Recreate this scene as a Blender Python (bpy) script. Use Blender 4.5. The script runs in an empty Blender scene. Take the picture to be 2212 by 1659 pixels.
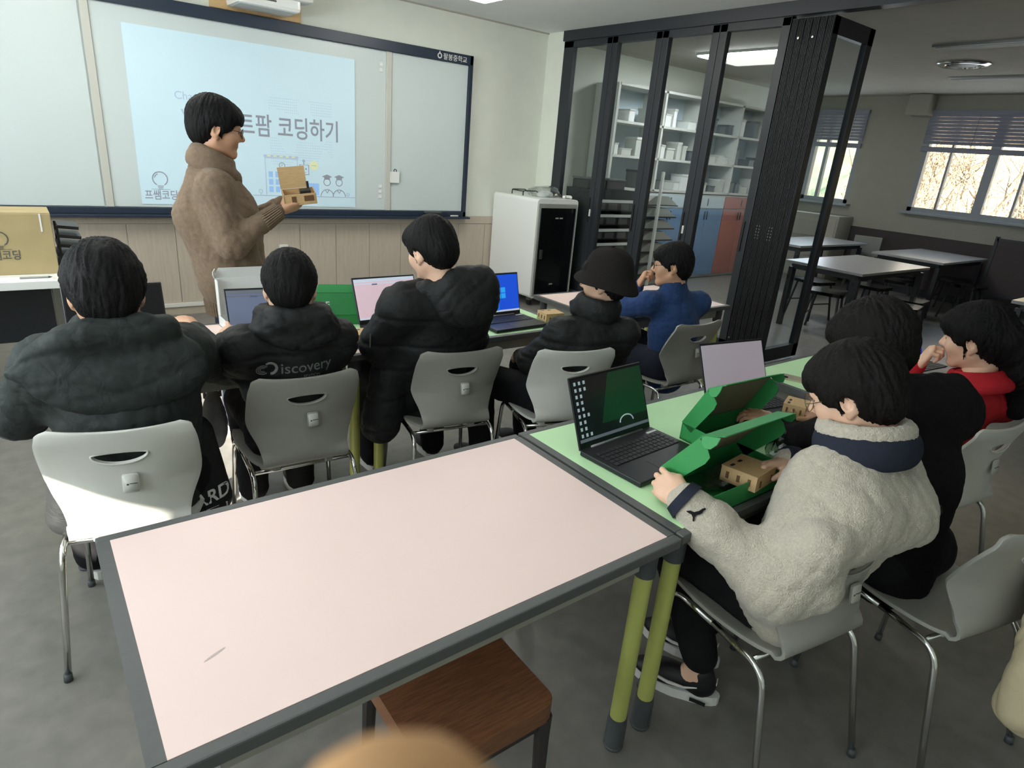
import bpy, bmesh, math, random
import numpy as np
from mathutils import Vector, Matrix, Euler
from mathutils.bvhtree import BVHTree
random.seed(7); np.random.seed(7)
S = bpy.context.scene
COL = S.collection
PI = math.pi
def R(d): return math.radians(d)

# ------------------------------------------------------------------ camera
CAM_Z = 1.62
def look(yaw, pitch, roll):
    f = Vector((math.sin(yaw)*math.cos(pitch), math.cos(yaw)*math.cos(pitch), -math.sin(pitch)))
    r = Vector((math.cos(yaw), -math.sin(yaw), 0)); d = f.cross(r)
    r2 = math.cos(roll)*r + math.sin(roll)*d; d2 = -math.sin(roll)*r + math.cos(roll)*d
    return Matrix(((r2.x, -d2.x, -f.x, 0), (r2.y, -d2.y, -f.y, 0), (r2.z, -d2.z, -f.z, CAM_Z), (0, 0, 0, 1)))
cd = bpy.data.cameras.new('camera'); cam = bpy.data.objects.new('camera', cd); COL.objects.link(cam)
cam.matrix_world = look(.675149, .354652, -.0857565)
cd.sensor_fit = 'HORIZONTAL'; cd.sensor_width = 36; cd.lens = 1360.1/2212*36
cd.clip_start = .01; cd.clip_end = 400
cd.dof.use_dof = True; cd.dof.focus_distance = 2.6; cd.dof.aperture_fstop = 17.0
S.camera = cam
S.view_settings.view_transform = 'Standard'; S.view_settings.look = 'None'; S.view_settings.gamma = 1
S.view_settings.use_curve_mapping = False
S.view_settings.exposure = 0.12

# ------------------------------------------------------------------ world, sun, daylight
w = bpy.data.worlds.new('sky'); S.world = w; w.use_nodes = True
nt = w.node_tree; nt.nodes.clear()
wo = nt.nodes.new('ShaderNodeOutputWorld'); wb = nt.nodes.new('ShaderNodeBackground')
wb.inputs['Color'].default_value = (.72, .83, 1, 1); wb.inputs['Strength'].default_value = 1.6
nt.links.new(wb.outputs[0], wo.inputs[0])
SUN_DIR = Vector((1, .6, -.5)).normalized()
sl = bpy.data.lights.new('sun', 'SUN'); sl.energy = 26; sl.angle = R(.6); sl.color = (1, .95, .86)
so = bpy.data.objects.new('sun', sl); COL.objects.link(so); so.rotation_euler = SUN_DIR.to_track_quat('-Z', 'Y').to_euler()
def daylight(name, loc, rot, sx, sy, power, col):
    l = bpy.data.lights.new(name, 'AREA'); l.shape = 'RECTANGLE'; l.size = sx; l.size_y = sy; l.energy = power; l.color = col
    o = bpy.data.objects.new(name, l); COL.objects.link(o); o.location = loc; o.rotation_euler = rot
    return o
# lamps added for daylight of the left windows, tilted up to brighten the ceiling
for yy, pw in ((-1.2, 20), (1.1, 78), (3.4, 112)):
    daylight('window_daylight', (-2.50, yy, 1.7), (0, R(-126), 0), 1.1, 2.0, pw, (.86, .94, 1))
# sky light entering by the far room's windows
for yy in (3.4, 5.75):
    daylight('far_window_daylight', (10.86, yy, 1.75), (0, R(90), 0), .9, 1.6 if yy < 5 else .7, 9, (.8, .9, 1))

# ------------------------------------------------------------------ materials
def lin(c):
    c = c/255
    return c/12.92 if c <= .04045 else ((c+.055)/1.055)**2.4
def rgb(r, g, b): return (lin(r), lin(g), lin(b), 1)
M = {}
def mat(name, col, rough=.6, metal=0, spec=.5, var=0, scale=20, bump=0, bscale=200, bdist=.004, emit=None, es=0, sheen=0, coat=0, stretch=(1, 1, 1), detail=3):
    m = bpy.data.materials.new(name); m.use_nodes = True; t = m.node_tree; b = t.nodes['Principled BSDF']
    c = rgb(*col); b.inputs['Base Color'].default_value = c
    b.inputs['Roughness'].default_value = rough; b.inputs['Metallic'].default_value = metal
    b.inputs['Specular IOR Level'].default_value = spec
    if sheen: b.inputs['Sheen Weight'].default_value = sheen
    if coat: b.inputs['Coat Weight'].default_value = coat
    if emit: b.inputs['Emission Color'].default_value = rgb(*emit); b.inputs['Emission Strength'].default_value = es
    if var or bump:
        tc = t.nodes.new('ShaderNodeTexCoord'); mp = t.nodes.new('ShaderNodeMapping'); mp.inputs['Scale'].default_value = stretch
        t.links.new(tc.outputs['Object'], mp.inputs[0])
    if var:
        n = t.nodes.new('ShaderNodeTexNoise'); n.inputs['Scale'].default_value = scale; n.inputs['Detail'].default_value = detail
        t.links.new(mp.outputs[0], n.inputs['Vector'])
        r = t.nodes.new('ShaderNodeMapRange'); r.inputs['From Min'].default_value = .3; r.inputs['From Max'].default_value = .7
        r.inputs['To Min'].default_value = 1-var; r.inputs['To Max'].default_value = 1+var
        t.links.new(n.outputs['Fac'], r.inputs[0])
        mx = t.nodes.new('ShaderNodeMix'); mx.data_type = 'RGBA'; mx.blend_type = 'MULTIPLY'; mx.inputs[0].default_value = 1
        mx.inputs[6].default_value = c; t.links.new(r.outputs[0], mx.inputs[7]); t.links.new(mx.outputs[2], b.inputs['Base Color'])
    if bump:
        n2 = t.nodes.new('ShaderNodeTexNoise'); n2.inputs['Scale'].default_value = bscale; n2.inputs['Detail'].default_value = 2 if bdist < .006 else 5; n2.inputs['Distortion'].default_value = 0 if bdist < .006 else 1.2
        t.links.new(mp.outputs[0], n2.inputs['Vector'])
        bp = t.nodes.new('ShaderNodeBump'); bp.inputs['Strength'].default_value = bump; bp.inputs['Distance'].default_value = bdist
        t.links.new(n2.outputs['Fac'], bp.inputs['Height']); t.links.new(bp.outputs[0], b.inputs['Normal'])
    M[name] = m
    return m
def glassmat(name, tint, refl):
    m = bpy.data.materials.new(name); m.use_nodes = True; t = m.node_tree; t.nodes.clear()
    o = t.nodes.new('ShaderNodeOutputMaterial'); tr = t.nodes.new('ShaderNodeBsdfTransparent'); tr.inputs[0].default_value = tint
    g = t.nodes.new('ShaderNodeBsdfGlossy'); g.inputs['Roughness'].default_value = .02
    lw = t.nodes.new('ShaderNodeLayerWeight'); lw.inputs[0].default_value = .5
    pw = t.nodes.new('ShaderNodeMath'); pw.operation = 'POWER'; pw.inputs[1].default_value = 5; t.links.new(lw.outputs['Facing'], pw.inputs[0])
    mu = t.nodes.new('ShaderNodeMath'); mu.operation = 'MULTIPLY_ADD'; mu.use_clamp = True; mu.inputs[1].default_value = .9*refl; mu.inputs[2].default_value = .035*refl
    mx = t.nodes.new('ShaderNodeMixShader'); t.links.new(pw.outputs[0], mu.inputs[0]); t.links.new(mu.outputs[0], mx.inputs[0])
    t.links.new(tr.outputs[0], mx.inputs[1]); t.links.new(g.outputs[0], mx.inputs[2]); t.links.new(mx.outputs[0], o.inputs[0])
    M[name] = m
mat('wall_paint', (222, 226, 215), .8, var=.02, scale=6, bump=.1, bscale=300)
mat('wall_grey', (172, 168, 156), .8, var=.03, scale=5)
mat('ceiling_white', (238, 240, 238), .85, var=.015, scale=5)
mat('floor_vinyl', (118, 115, 109), .42, var=.13, scale=14, detail=6, bump=.04, bscale=500)
mat('wainscot', (188, 176, 160), .55, var=.07, scale=6, stretch=(14, 14, 1), detail=5)
mat('baseboard_white', (216, 214, 206), .5)
mat('base_beige', (176, 166, 148), .6)
mat('navy_frame', (38, 50, 66), .4)
mat('board_white', (204, 214, 213), .28, var=.01, scale=3)
mat('scuff', (196, 178, 172), .6)
mat('board_strip', (196, 196, 186), .35)
mat('white_plastic', (222, 222, 216), .4)
mat('white_gloss', (232, 234, 230), .25)
mat('black_plastic', (24, 25, 27), .4)
mat('black_gloss', (12, 14, 16), .12)
mat('dark_frame', (36, 40, 46), .45, var=.05, scale=40)
mat('pleat_black', (26, 27, 30), .55)
mat('pink_laminate', (243, 217, 209), .5, spec=.35, var=.012, scale=5)
mat('green_laminate', (200, 241, 188), .5, spec=.35, var=.02, scale=5)
mat('table_trim', (88, 90, 88), .5, var=.04, scale=60)
mat('apron_grey', (158, 156, 144), .5)
mat('leg_lime', (186, 190, 104), .45, var=.03, scale=30)
mat('leg_socket', (72, 76, 78), .55)
mat('chrome', (225, 225, 222), .12, metal=1)
mat('steel', (150, 152, 150), .3, metal=1)
mat('shell_shaded', (158, 157, 148), .42, var=.015, scale=60)  # chair plastic with shade put into a darker tone
mat('shell_lit', (214, 213, 204), .4, var=.012, scale=60)  # same chair plastic with light put into a paler tone
mat('badge', (206, 206, 196), .4)
mat('stool_wood', (124, 82, 54), .45, var=.28, scale=9, stretch=(2, 26, 26), detail=5)
mat('stool_frame', (52, 46, 44), .5)
mat('cardboard', (172, 154, 112), .8, var=.05, scale=8)
mat('wood_ply', (206, 172, 124), .6, var=.08, scale=30, stretch=(1, 8, 8))
mat('wood_burnt', (110, 78, 50), .7)
mat('green_card', (50, 142, 76), .5, var=.02, scale=30)
mat('green_dark_card', (36, 104, 56), .55)
mat('card_inside', (150, 140, 118), .75)
mat('ink', (84, 84, 80), .7)
mat('slide_ink', (132, 136, 148), .6, emit=(140, 148, 160), es=.2)
mat('slide_pale', (168, 186, 204), .6, emit=(168, 190, 210), es=.2)
mat('slide_yellow', (206, 212, 170), .6, emit=(206, 212, 170), es=.25)
mat('slide_blue', (142, 182, 226), .6, emit=(142, 182, 226), es=.25)
mat('slide', (196, 220, 230), .5, emit=(200, 228, 242), es=.13, var=.02, scale=2)
mat('white_ink', (222, 224, 222), .5)
mat('shelf_white', (196, 198, 190), .5)
mat('cab_blue', (104, 140, 178), .5)
mat('cab_red', (176, 104, 92), .5)
mat('cab_pale', (190, 205, 212), .5)
mat('bin_grey', (150, 152, 146), .6)
mat('bin_clear', (186, 190, 182), .35)
mat('table_dark_top', (156, 156, 156), .3, var=.05, scale=20)
mat('metal_dark', (36, 38, 42), .4)
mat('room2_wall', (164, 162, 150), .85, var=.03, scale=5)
mat('room2_dado', (66, 58, 58), .7)
mat('blind', (140, 142, 156), .6)
mat('window_frame', (150, 158, 166), .45)
mat('led', (255, 255, 255), .5, emit=(255, 252, 244), es=17)
mat('led_low', (255, 255, 255), .5, emit=(255, 252, 244), es=2.5)
mat('led_dim', (255, 255, 255), .5, emit=(250, 252, 255), es=40)
mat('keys', (40, 41, 44), .5)
mat('laptop_body', (34, 35, 39), .38, metal=.3)
mat('hinge', (150, 152, 154), .3, metal=.8)
mat('skin', (206, 158, 126), .5, var=.04, scale=30)
mat('finger_skin', (198, 150, 98), .6, var=.03, scale=60)
mat('skin_b', (222, 180, 152), .5, var=.04, scale=30)
mat('hair', (14, 13, 13), .58, spec=.2, var=.35, scale=26, stretch=(5, 5, 1), bump=.6, bscale=160)
mat('hair_brown', (20, 16, 14), .58, spec=.2, var=.35, scale=26, stretch=(5, 5, 1), bump=.6, bscale=160)
mat('sweater', (124, 106, 88), .9, spec=.15, var=.1, scale=60, bump=.6, bscale=240, sheen=.08)
mat('puffer', (30, 32, 32), .62, spec=.3, var=.1, scale=14, bump=.3, bscale=16, bdist=.02)
mat('puffer_green', (42, 48, 46), .66, spec=.28, var=.12, scale=14, bump=.3, bscale=16, bdist=.02)
mat('hoodie_black', (19, 18, 18), .85, spec=.15, var=.12, scale=40, bump=.3, bscale=16, bdist=.02)
mat('fleece', (186, 177, 160), .95, spec=.1, var=.09, scale=120, bump=.8, bscale=260, bdist=.005, sheen=.3)
mat('navy_knit', (38, 42, 54), .85, spec=.2, var=.08, scale=80)
mat('blue_sweat', (44, 66, 106), .9, spec=.1, var=.12, scale=60, bump=.25, bscale=18, bdist=.02, sheen=.1)
mat('red_jacket', (176, 30, 40), .7, spec=.25, var=.08, scale=30, bump=.25, bscale=16, bdist=.02)
mat('trouser_black', (22, 22, 24), .85, spec=.2, var=.1, scale=40)
mat('trouser_navy', (40, 44, 56), .85, spec=.2, var=.1, scale=40)
mat('felt', (40, 37, 36), .95, spec=.1, var=.14, scale=120, bump=.5, bscale=400)
mat('shoe_black', (18, 18, 19), .5)
mat('shoe_white', (215, 213, 208), .5)
mat('eye_white', (225, 222, 215), .3)
mat('eye_dark', (22, 16, 14), .2)
mat('lip', (178, 112, 100), .5)
mat('glasses_metal', (170, 160, 130), .25, metal=1)
mat('glasses_dark', (40, 38, 36), .3)
mat('coat_beige', (196, 182, 148), .85, var=.06, scale=20, bump=.2, bscale=120)
mat('paper', (226, 228, 224), .6)
mat('phone_back', (196, 184, 160), .2, metal=.4)
mat('hill', (206, 186, 150), .9, var=.45, scale=1.6, detail=8)
mat('hill_green', (116, 128, 104), .9, var=.35, scale=.35, detail=8)
mat('hill_blue', (112, 134, 160), .9, var=.2, scale=.1, detail=6)
mat('roof_red', (206, 92, 74), .8)
mat('twig', (150, 128, 104), .9)
mat('cable', (30, 30, 32), .5)
mat('bag_black', (22, 23, 25), .6, var=.1, scale=30)
mat('grey_cloth', (120, 122, 124), .8, var=.12, scale=20)
glassmat('glass_door', (.90, .93, .93, 1), 1.0)
glassmat('glass_clear', (.93, .95, .95, 1), 1.0)
glassmat('plastic_film', (.86, .88, .88, 1), 3.5)
glassmat('lens', (.96, .97, .97, 1), 1.6)

# ------------------------------------------------------------------ mesh helpers
def me_from(name, v, f, smooth=False):
    m = bpy.data.meshes.new(name); m.from_pydata([tuple(x) for x in v], [], f)
    if smooth: m.polygons.foreach_set('use_smooth', [True]*len(m.polygons))
    m.update(); return m
def link(name, mesh, m=None, parent=None, loc=None, rot=None, scale=None):
    o = bpy.data.objects.new(name, mesh); COL.objects.link(o)
    if m is not None:
        mm = M[m] if isinstance(m, str) else m
        if not mesh.materials: mesh.materials.append(mm)
        elif mesh.materials[0] is not mm: o.material_slots[0].link = 'OBJECT'; o.material_slots[0].material = mm
    if parent is not None: o.parent = parent
    if loc is not None: o.location = loc
    if rot is not None: o.rotation_euler = rot
    if scale is not None: o.scale = scale
    return o
def tag(o, label=None, cat=None, group=None, kind=None):
    if label: o['label'] = label
    if cat: o['category'] = cat
    if group: o['group'] = group
    if kind: o['kind'] = kind
    return o
def thing(name, label, cat, loc=(0, 0, 0), rz=0, group=None):
    o = bpy.data.objects.new(name, None); COL.objects.link(o); o.empty_display_size = .1
    o.location = loc; o.rotation_euler = (0, 0, rz)
    return tag(o, label, cat, group)
class MB:
    def __init__(s): s.v = []; s.f = []
    def add(s, v, f):
        n = len(s.v); s.v += [Vector(x) for x in v]; s.f += [[i+n for i in q] for q in f]; return s
    def box(s, c, d, M4=None, ch=0):
        c = Vector(c); x, y, z = d[0]/2, d[1]/2, d[2]/2
        ch = min(ch, x*.9, y*.9, z*.9)
        if ch <= 0:
            v = [Vector((i*x, j*y, k*z)) for i in (-1, 1) for j in (-1, 1) for k in (-1, 1)]
            f = [[0, 1, 3, 2], [4, 6, 7, 5], [0, 4, 5, 1], [2, 3, 7, 6], [0, 2, 6, 4], [1, 5, 7, 3]]
        else:
            bm = bmesh.new(); bmesh.ops.create_cube(bm, size=1)
            for q in bm.verts: q.co = Vector((q.co.x*2*x, q.co.y*2*y, q.co.z*2*z))
            bmesh.ops.bevel(bm, geom=bm.edges[:], offset=ch, segments=1 if ch < .004 else 2, affect='EDGES', profile=.6)
            bm.verts.index_update(); v = [q.co.copy() for q in bm.verts]; f = [[q.index for q in p.verts] for p in bm.faces]; bm.free()
        if M4 is not None: v = [M4 @ q for q in v]
        return s.add([q+c for q in v], f)
    def cyl(s, a, b, r1, r2=None, n=12, cap=True):
        a = Vector(a); b = Vector(b); r2 = r1 if r2 is None else r2
        q = (b-a).to_track_quat('Z', 'Y'); v = []
        for p, r in ((a, r1), (b, r2)):
            for i in range(n):
                t = 2*PI*i/n; v.append(p + q @ Vector((r*math.cos(t), r*math.sin(t), 0)))
        f = [[i, (i+1) % n, n+(i+1) % n, n+i] for i in range(n)]
        if cap: f += [list(range(n))[::-1], list(range(n, 2*n))]
        return s.add(v, f)
    def tube(s, pts, r, n=8, closed=False, cap=True):
        pts = [Vector(p) for p in pts]; m = len(pts); v = []; f = []; up = None
        for i, p in enumerate(pts):
            t = (pts[(i+1) % m]-pts[i-1]) if closed else (pts[min(i+1, m-1)]-pts[max(i-1, 0)])
            t.normalize()
            if up is None: up = Vector((0, 0, 1)) if abs(t.z) < .9 else Vector((1, 0, 0))
            a = t.cross(up)
            if a.length < 1e-4: a = t.cross(Vector((.3, 1, .2)))
            a.normalize(); b = a.cross(t); up = b
            rr = r[i] if isinstance(r, (list, tuple)) else r
            v += [p + a*rr*math.cos(2*PI*k/n) + b*rr*math.sin(2*PI*k/n) for k in range(n)]
        for i in range(m if closed else m-1):
            j = (i+1) % m
            f += [[i*n+k, i*n+(k+1) % n, j*n+(k+1) % n, j*n+k] for k in range(n)]
        if cap and not closed: f += [list(range(n))[::-1], [(m-1)*n+k for k in range(n)]]
        return s.add(v, f)
    def prism(s, out, th, M4=None):
        """outline in local xy, extruded along +z by th"""
        n = len(out); v = [Vector((p[0], p[1], 0)) for p in out] + [Vector((p[0], p[1], th)) for p in out]
        f = [list(range(n))[::-1], list(range(n, 2*n))] + [[i, (i+1) % n, n+(i+1) % n, n+i] for i in range(n)]
        if M4 is not None: v = [M4 @ q for q in v]
        return s.add(v, f)
    def lathe(s, prof, c=(0, 0, 0), n=24, axis=None, M4=None):
        v = []; f = []; c = Vector(c)
        for r, z in prof:
            for i in range(n): v.append(Vector((r*math.cos(2*PI*i/n), r*math.sin(2*PI*i/n), z)))
        for j in range(len(prof)-1):
            f += [[j*n+i, j*n+(i+1) % n, (j+1)*n+(i+1) % n, (j+1)*n+i] for i in range(n)]
        f += [list(range(n))[::-1], [(len(prof)-1)*n+i for i in range(n)]]
        if M4 is not None: v = [M4 @ q for q in v]
        return s.add([q+c for q in v], f)
    def mesh(s, name, smooth=False): return me_from(name, s.v, s.f, smooth)
    def obj(s, name, m, parent=None, smooth=False, loc=None, rot=None, **k):
        o = link(name, s.mesh(name, smooth), m, parent, loc, rot); tag(o, **k)
        if smooth == 'auto' or smooth: 
            o.data.set_sharp_from_angle(angle=R(40))
        return o
def bez(pts, rad, seg=5):
    """round the corners of a polyline"""
    pts = [Vector(p) for p in pts]; out = [pts[0]]
    for i in range(1, len(pts)-1):
        a = (pts[i-1]-pts[i]); b = (pts[i+1]-pts[i]); r = min(rad, a.length*.49, b.length*.49)
        p0 = pts[i]+a.normalized()*r; p2 = pts[i]+b.normalized()*r
        for k in range(seg+1):
            t = k/seg; out.append((1-t)**2*p0 + 2*t*(1-t)*pts[i] + t*t*p2)
    return out+[pts[-1]]
def rrect(w, h, r, n=5):
    o = []
    for cx, cy, a in ((w/2-r, h/2-r, 0), (-w/2+r, h/2-r, 90), (-w/2+r, -h/2+r, 180), (w/2-r, -h/2+r, 270)):
        for k in range(n+1):
            t = R(a+90*k/n); o.append((cx+r*math.cos(t), cy+r*math.sin(t)))
    return o
def basis(o, x, y, z=None):
    """matrix with local x,y,z axes at origin o"""
    x = Vector(x); y = Vector(y); z = x.cross(y) if z is None else Vector(z)
    return Matrix(((x.x, y.x, z.x, o[0]), (x.y, y.y, z.y, o[1]), (x.z, y.z, z.z, o[2]), (0, 0, 0, 1)))
WALLM = lambda x, y, z: basis((x, y, z), (1, 0, 0), (0, 0, 1))     # local xy drawn on a surface that faces -Y
def text_mesh(body, size, extrude=.0006, bold=0, spacing=1.0, align='LEFT'):
    c = bpy.data.curves.new('lettering', 'FONT'); c.body = body; c.size = size; c.extrude = extrude; c.offset = bold*size
    c.resolution_u = 3; c.space_character = spacing; c.align_x = align
    o = bpy.data.objects.new('lettering', c); COL.objects.link(o)
    m = bpy.data.meshes.new_from_object(o.evaluated_get(bpy.context.evaluated_depsgraph_get()))
    bpy.data.objects.remove(o); bpy.data.curves.remove(c); m.materials.clear(); m.name = 'lettering'
    return m
def lettering(body, size, M4, m, parent, bold=0, spacing=1.0, sx=1, name='lettering', align='LEFT'):
    me = text_mesh(body, size, bold=bold, spacing=spacing, align=align)
    me.transform(M4 @ Matrix.Diagonal((sx, 1, 1, 1))); return link(name, me, m, parent)
def evaluated(o):
    return bpy.data.meshes.new_from_object(o.evaluated_get(bpy.context.evaluated_depsgraph_get()))
def copy_tree(o, parent=None):
    c = o.copy(); COL.objects.link(c); c.parent = parent
    for ch in list(o.children): copy_tree(ch, c)
    return c
# ================================================================== SETTING
YF, XP, ZC, XR, YF2 = 6.15, 5.02, 2.865, 11.0, 6.38
XL, YB = -2.6, -2.6
def struct(name, mb, m, parent=None): return mb.obj(name, m, parent, kind=None if parent else 'structure')
struct('floor', MB().box(((XL+XR)/2, (YB+YF2)/2, -.05), (XR-XL+.3, YF2-YB+.3, .1)), 'floor_vinyl')
struct('ceiling', MB().box(((XL+XP)/2, (YB+YF)/2, ZC+.05), (XP-XL+.12, YF-YB+.2, .1)), 'ceiling_white')
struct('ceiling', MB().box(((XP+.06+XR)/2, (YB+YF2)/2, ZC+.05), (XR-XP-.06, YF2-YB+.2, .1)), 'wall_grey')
wf = struct('wall_front', MB().box(((XL+XP)/2, YF+.06, ZC/2), (XP-XL+.2, .12, ZC)), 'wall_paint')
struct('wall_back', MB().box(((XL+XR)/2, YB-.05, ZC/2), (XR-XL, .1, ZC)), 'wall_paint')
# left wall with its window openings
mb = MB(); t = .12
for y0, y1, z0, z1 in ((YB, -2.2, 0, ZC), (-2.2, -.1, 2.0, ZC), (-2.2, -.1, 0, 1.3), (-.1, .15, 0, ZC), (.15, 2.3, 1.97, ZC), (.15, 2.3, 0, 1.42), (2.3, 2.55, 0, ZC), (2.55, 4.6, 0, 1.3), (2.55, 4.6, 2.0, ZC), (4.6, YF, 0, ZC)):
    mb.box((XL-t/2, (y0+y1)/2, (z0+z1)/2), (t, y1-y0, z1-z0))
struct('wall_left', mb, 'wall_paint')
# unseen panels added in two of the left windows to block the sun
for y0, y1 in ((-2.2, -.1), (2.55, 4.6)):
    tag(MB().box((XL-.06, (y0+y1)/2, 1.65), (.02, y1-y0, .7)).obj('sun_block_panel', 'white_plastic'), 'unseen white panel added to block the sun in the left wall window', 'blind', 'added sun-blocking panels')
# return wall between the front corner and the folding partition
struct('wall_return', MB().box((XP+.04, (5.865+YF)/2, ZC/2), (.08, YF-5.865, ZC)), 'wall_paint')
# wainscot: one board per panel, with a cap rail
x = -2.54; i = 0
while x < 4.98:
    x1 = min(x+.3605, 5.01)
    MB().box(((x+x1)/2, YF-.006, .105+.345), (x1-x-.004, .014, .69), ch=.002).obj('panel', 'wainscot', wf); x = x1
MB().box(((XL+XP)/2, YF-.01, .838), (XP-XL, .022, .082), ch=.003).obj('cap_rail', 'wainscot', wf)
struct('baseboard_front', MB().box(((XL+XP)/2, YF-.012, .035), (XP-XL, .024, .07)), 'base_beige')
struct('trim_1', MB().box(((XL+XP)/2, YF-.018, .088), (XP-XL, .036, .034), ch=.004), 'baseboard_white')
# ceiling edge moulding
struct('trim_2', MB().box(((XL+XP)/2, YF-.008, ZC-.006), (XP-XL, .016, .012)), 'wall_grey')
# socket
o = thing('wall_socket', 'white round-pin wall socket on the wainscot behind the teacher', 'socket', (1.985, YF-.013, .56))
MB().box((0, -.006, 0), (.085, .012, .085), ch=.003).obj('plate', 'white_plastic', o)
MB().cyl((0, -.012, 0), (0, -.014, 0), .024, n=20).obj('recess', 'badge', o)
for s in (-1, 1): MB().cyl((s*.009, -.0135, 0), (s*.009, -.0155, 0), .003, n=8).obj('pin_hole', 'black_plastic', o)

# ------------------------------------------------------------------ room behind the partition
struct('wall_far_front', MB().box(((XP+XR)/2+.04, YF2+.05, ZC/2), (XR-XP+.1, .1, ZC)), 'wall_paint')
mb = MB(); WZ0, WZ1 = 1.235, 2.66
wins = ((1.2, 4.36), (5.3, 6.12))
segs = [(YB, 1.2, 0, ZC), (1.2, 4.36, 0, WZ0), (1.2, 4.36, WZ1, ZC), (4.36, 5.3, 0, ZC), (5.3, 6.12, 0, WZ0), (5.3, 6.12, WZ1, ZC), (6.12, YF2+.1, 0, ZC)]
for y0, y1, z0, z1 in segs: mb.box((XR+.06, (y0+y1)/2, (z0+z1)/2), (.12, y1-y0, z1-z0))
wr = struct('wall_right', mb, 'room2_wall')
MB().box((XR-.01, (YB+YF2)/2, .45), (.02, YF2-YB, .9)).obj('dado', 'room2_dado', wr)
struct('baseboard_right', MB().box((XR-.025, (YB+YF2)/2, .05), (.03, YF2-YB, .1)), 'metal_dark')
def window(n, y0, y1, muls):
    w_ = thing('window_%d' % n, None, None, (XR, (y0+y1)/2, WZ0)); w_['kind'] = 'structure'
    H_ = WZ1-WZ0; L_ = y1-y0
    mb = MB()
    for yy in (-L_/2+.03, L_/2-.03): mb.box((.05, yy, H_/2), (.1, .06, H_))
    for zz in (.03, H_-.03): mb.box((.05, 0, zz), (.1, L_, .06))
    mb.obj('window_frame', 'window_frame', w_)
    for ym, wd in muls: MB().box((.045, ym-(y0+y1)/2, H_/2), (.07, wd, H_-.1)).obj('mullion', 'window_frame', w_)
    MB().box((.05, 0, H_/2), (.006, L_-.1, H_-.1)).obj('pane', 'glass_clear', w_)
    MB().box((-.06, 0, -.02), (.16, L_+.14, .035), ch=.004).obj('window_sill', 'window_frame', w_)
    # venetian blind pulled half way up
    b = thing('venetian_blind', ('grey slatted blind half raised on the wide far window' if n == 1 else 'grey slatted blind half raised on the narrow far window'), 'blind', (XR-.04, (y0+y1)/2, WZ0))
    MB().box((0, 0, H_-.02), (.05, L_+.06, .05)).obj('headrail', 'blind', b)
    zs = H_-.06; k = 0
    for k in range(9):
        z = zs-.047*k
        sl = MB().box((0, 0, 0), (.05, L_+.04, .004), Matrix.Rotation(R(58), 4, 'Y')).obj('slat', 'blind', b); sl.location.z = z
    MB().box((0, 0, zs-.47), (.04, L_+.04, .07), ch=.005).obj('bottom_rail', 'blind', b)
    for yy in (-L_*.3, L_*.3): MB().cyl((-.028, yy, H_-.04), (-.028, yy, zs-.47), .002, n=5).obj('cord', 'cable', b)
window(1, 1.2, 4.36, ((3.44, .12), (3.98, .03), (3.02, .03), (2.5, .12), (2.0, .03)))
window(2, 5.3, 6.12, ((5.86, .05),))
# outside: slope of bare trees, wooded hill, house with red roof
bm = bmesh.new(); bmesh.ops.create_grid(bm, x_segments=40, y_segments=40, size=1)
for v in bm.verts:
    x, y = v.co.x, v.co.y
    v.co = Vector((19+x*4, -2.3+y*10.9, -2+ (x+1)*4.6 + .3*math.sin(9*y+4*x)))
me = bpy.data.meshes.new('hillside'); bm.to_mesh(me); bm.free(); tag(link('hillside', me, 'hill'), kind='structure')
mb = MB()
for k in range(260):
    y = random.uniform(-1, 8.3); x = random.uniform(15.5, 18.5); z = -2+(x-15)/8*9.2
    p = [Vector((x, y, z))]; d = Vector((random.uniform(-.3, .3), random.uniform(-.6, .6), 1)).normalized()
    for q in range(4):
        p.append(p[-1]+d*random.uniform(.4, .9)); d = (d+Vector((random.uniform(-.4, .4), random.uniform(-.7, .7), random.uniform(-.3, .4)))).normalized()
    mb.tube(p, [.022, .017, .012, .008, .004], n=4)
    for q in (1, 2, 3):
        e = (Vector((random.uniform(-.6, .6), random.uniform(-1, 1), random.uniform(0, .8)))).normalized(); mb.tube([p[q], p[q]+e*.5, p[q]+e*.9+Vector((0, 0, .15))], [.01, .007, .003], n=3)
tag(mb.obj('bare_branches', 'twig'), 'tangle of bare tree branches outside the wide far window', 'branches', kind='stuff')
bm = bmesh.new(); bmesh.ops.create_grid(bm, x_segments=40, y_segments=20, size=1)
for v in bm.verts:
    x, y = v.co.x, v.co.y
    v.co = Vector((70+y*16, 42+x*22, -8+(y+1)*9+1.2*math.sin(6*x)+.8*math.sin(15*x+3*y)))
me = bpy.data.meshes.new('wooded_hill'); bm.to_mesh(me); bm.free(); tag(link('wooded_hill', me, 'hill_green'), kind='structure')
bm = bmesh.new(); bmesh.ops.create_grid(bm, x_segments=40, y_segments=10, size=1)
for v in bm.verts:
    x, y = v.co.x, v.co.y
    v.co = Vector((170+y*20, 90+x*70, -10+(y+1)*13+4*math.sin(5*x+.8)))
me = bpy.data.meshes.new('far_ridge'); bm.to_mesh(me); bm.free(); tag(link('far_ridge', me, 'hill_blue'), kind='structure')
h = thing('house', 'distant white house with a red hipped roof below the wooded hill', 'house', (44, 23.4, -4.2))
MB().box((0, 0, 1.2), (3, 4.4, 2.4)).obj('wall', 'white_plastic', h)
MB().add([(-1.8, -2.6, 2.4), (1.8, -2.6, 2.4), (1.8, 2.6, 2.4), (-1.8, 2.6, 2.4), (0, -1.2, 3.7), (0, 1.2, 3.7)], [[0, 1, 4], [1, 2, 5, 4], [2, 3, 5], [3, 0, 4, 5], [3, 2, 1, 0]]).obj('roof', 'roof_red', h)
for yy in (-1.2, 0, 1.2): MB().box((-1.52, yy, 1.3), (.05, .6, .8)).obj('window', 'metal_dark', h)

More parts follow.
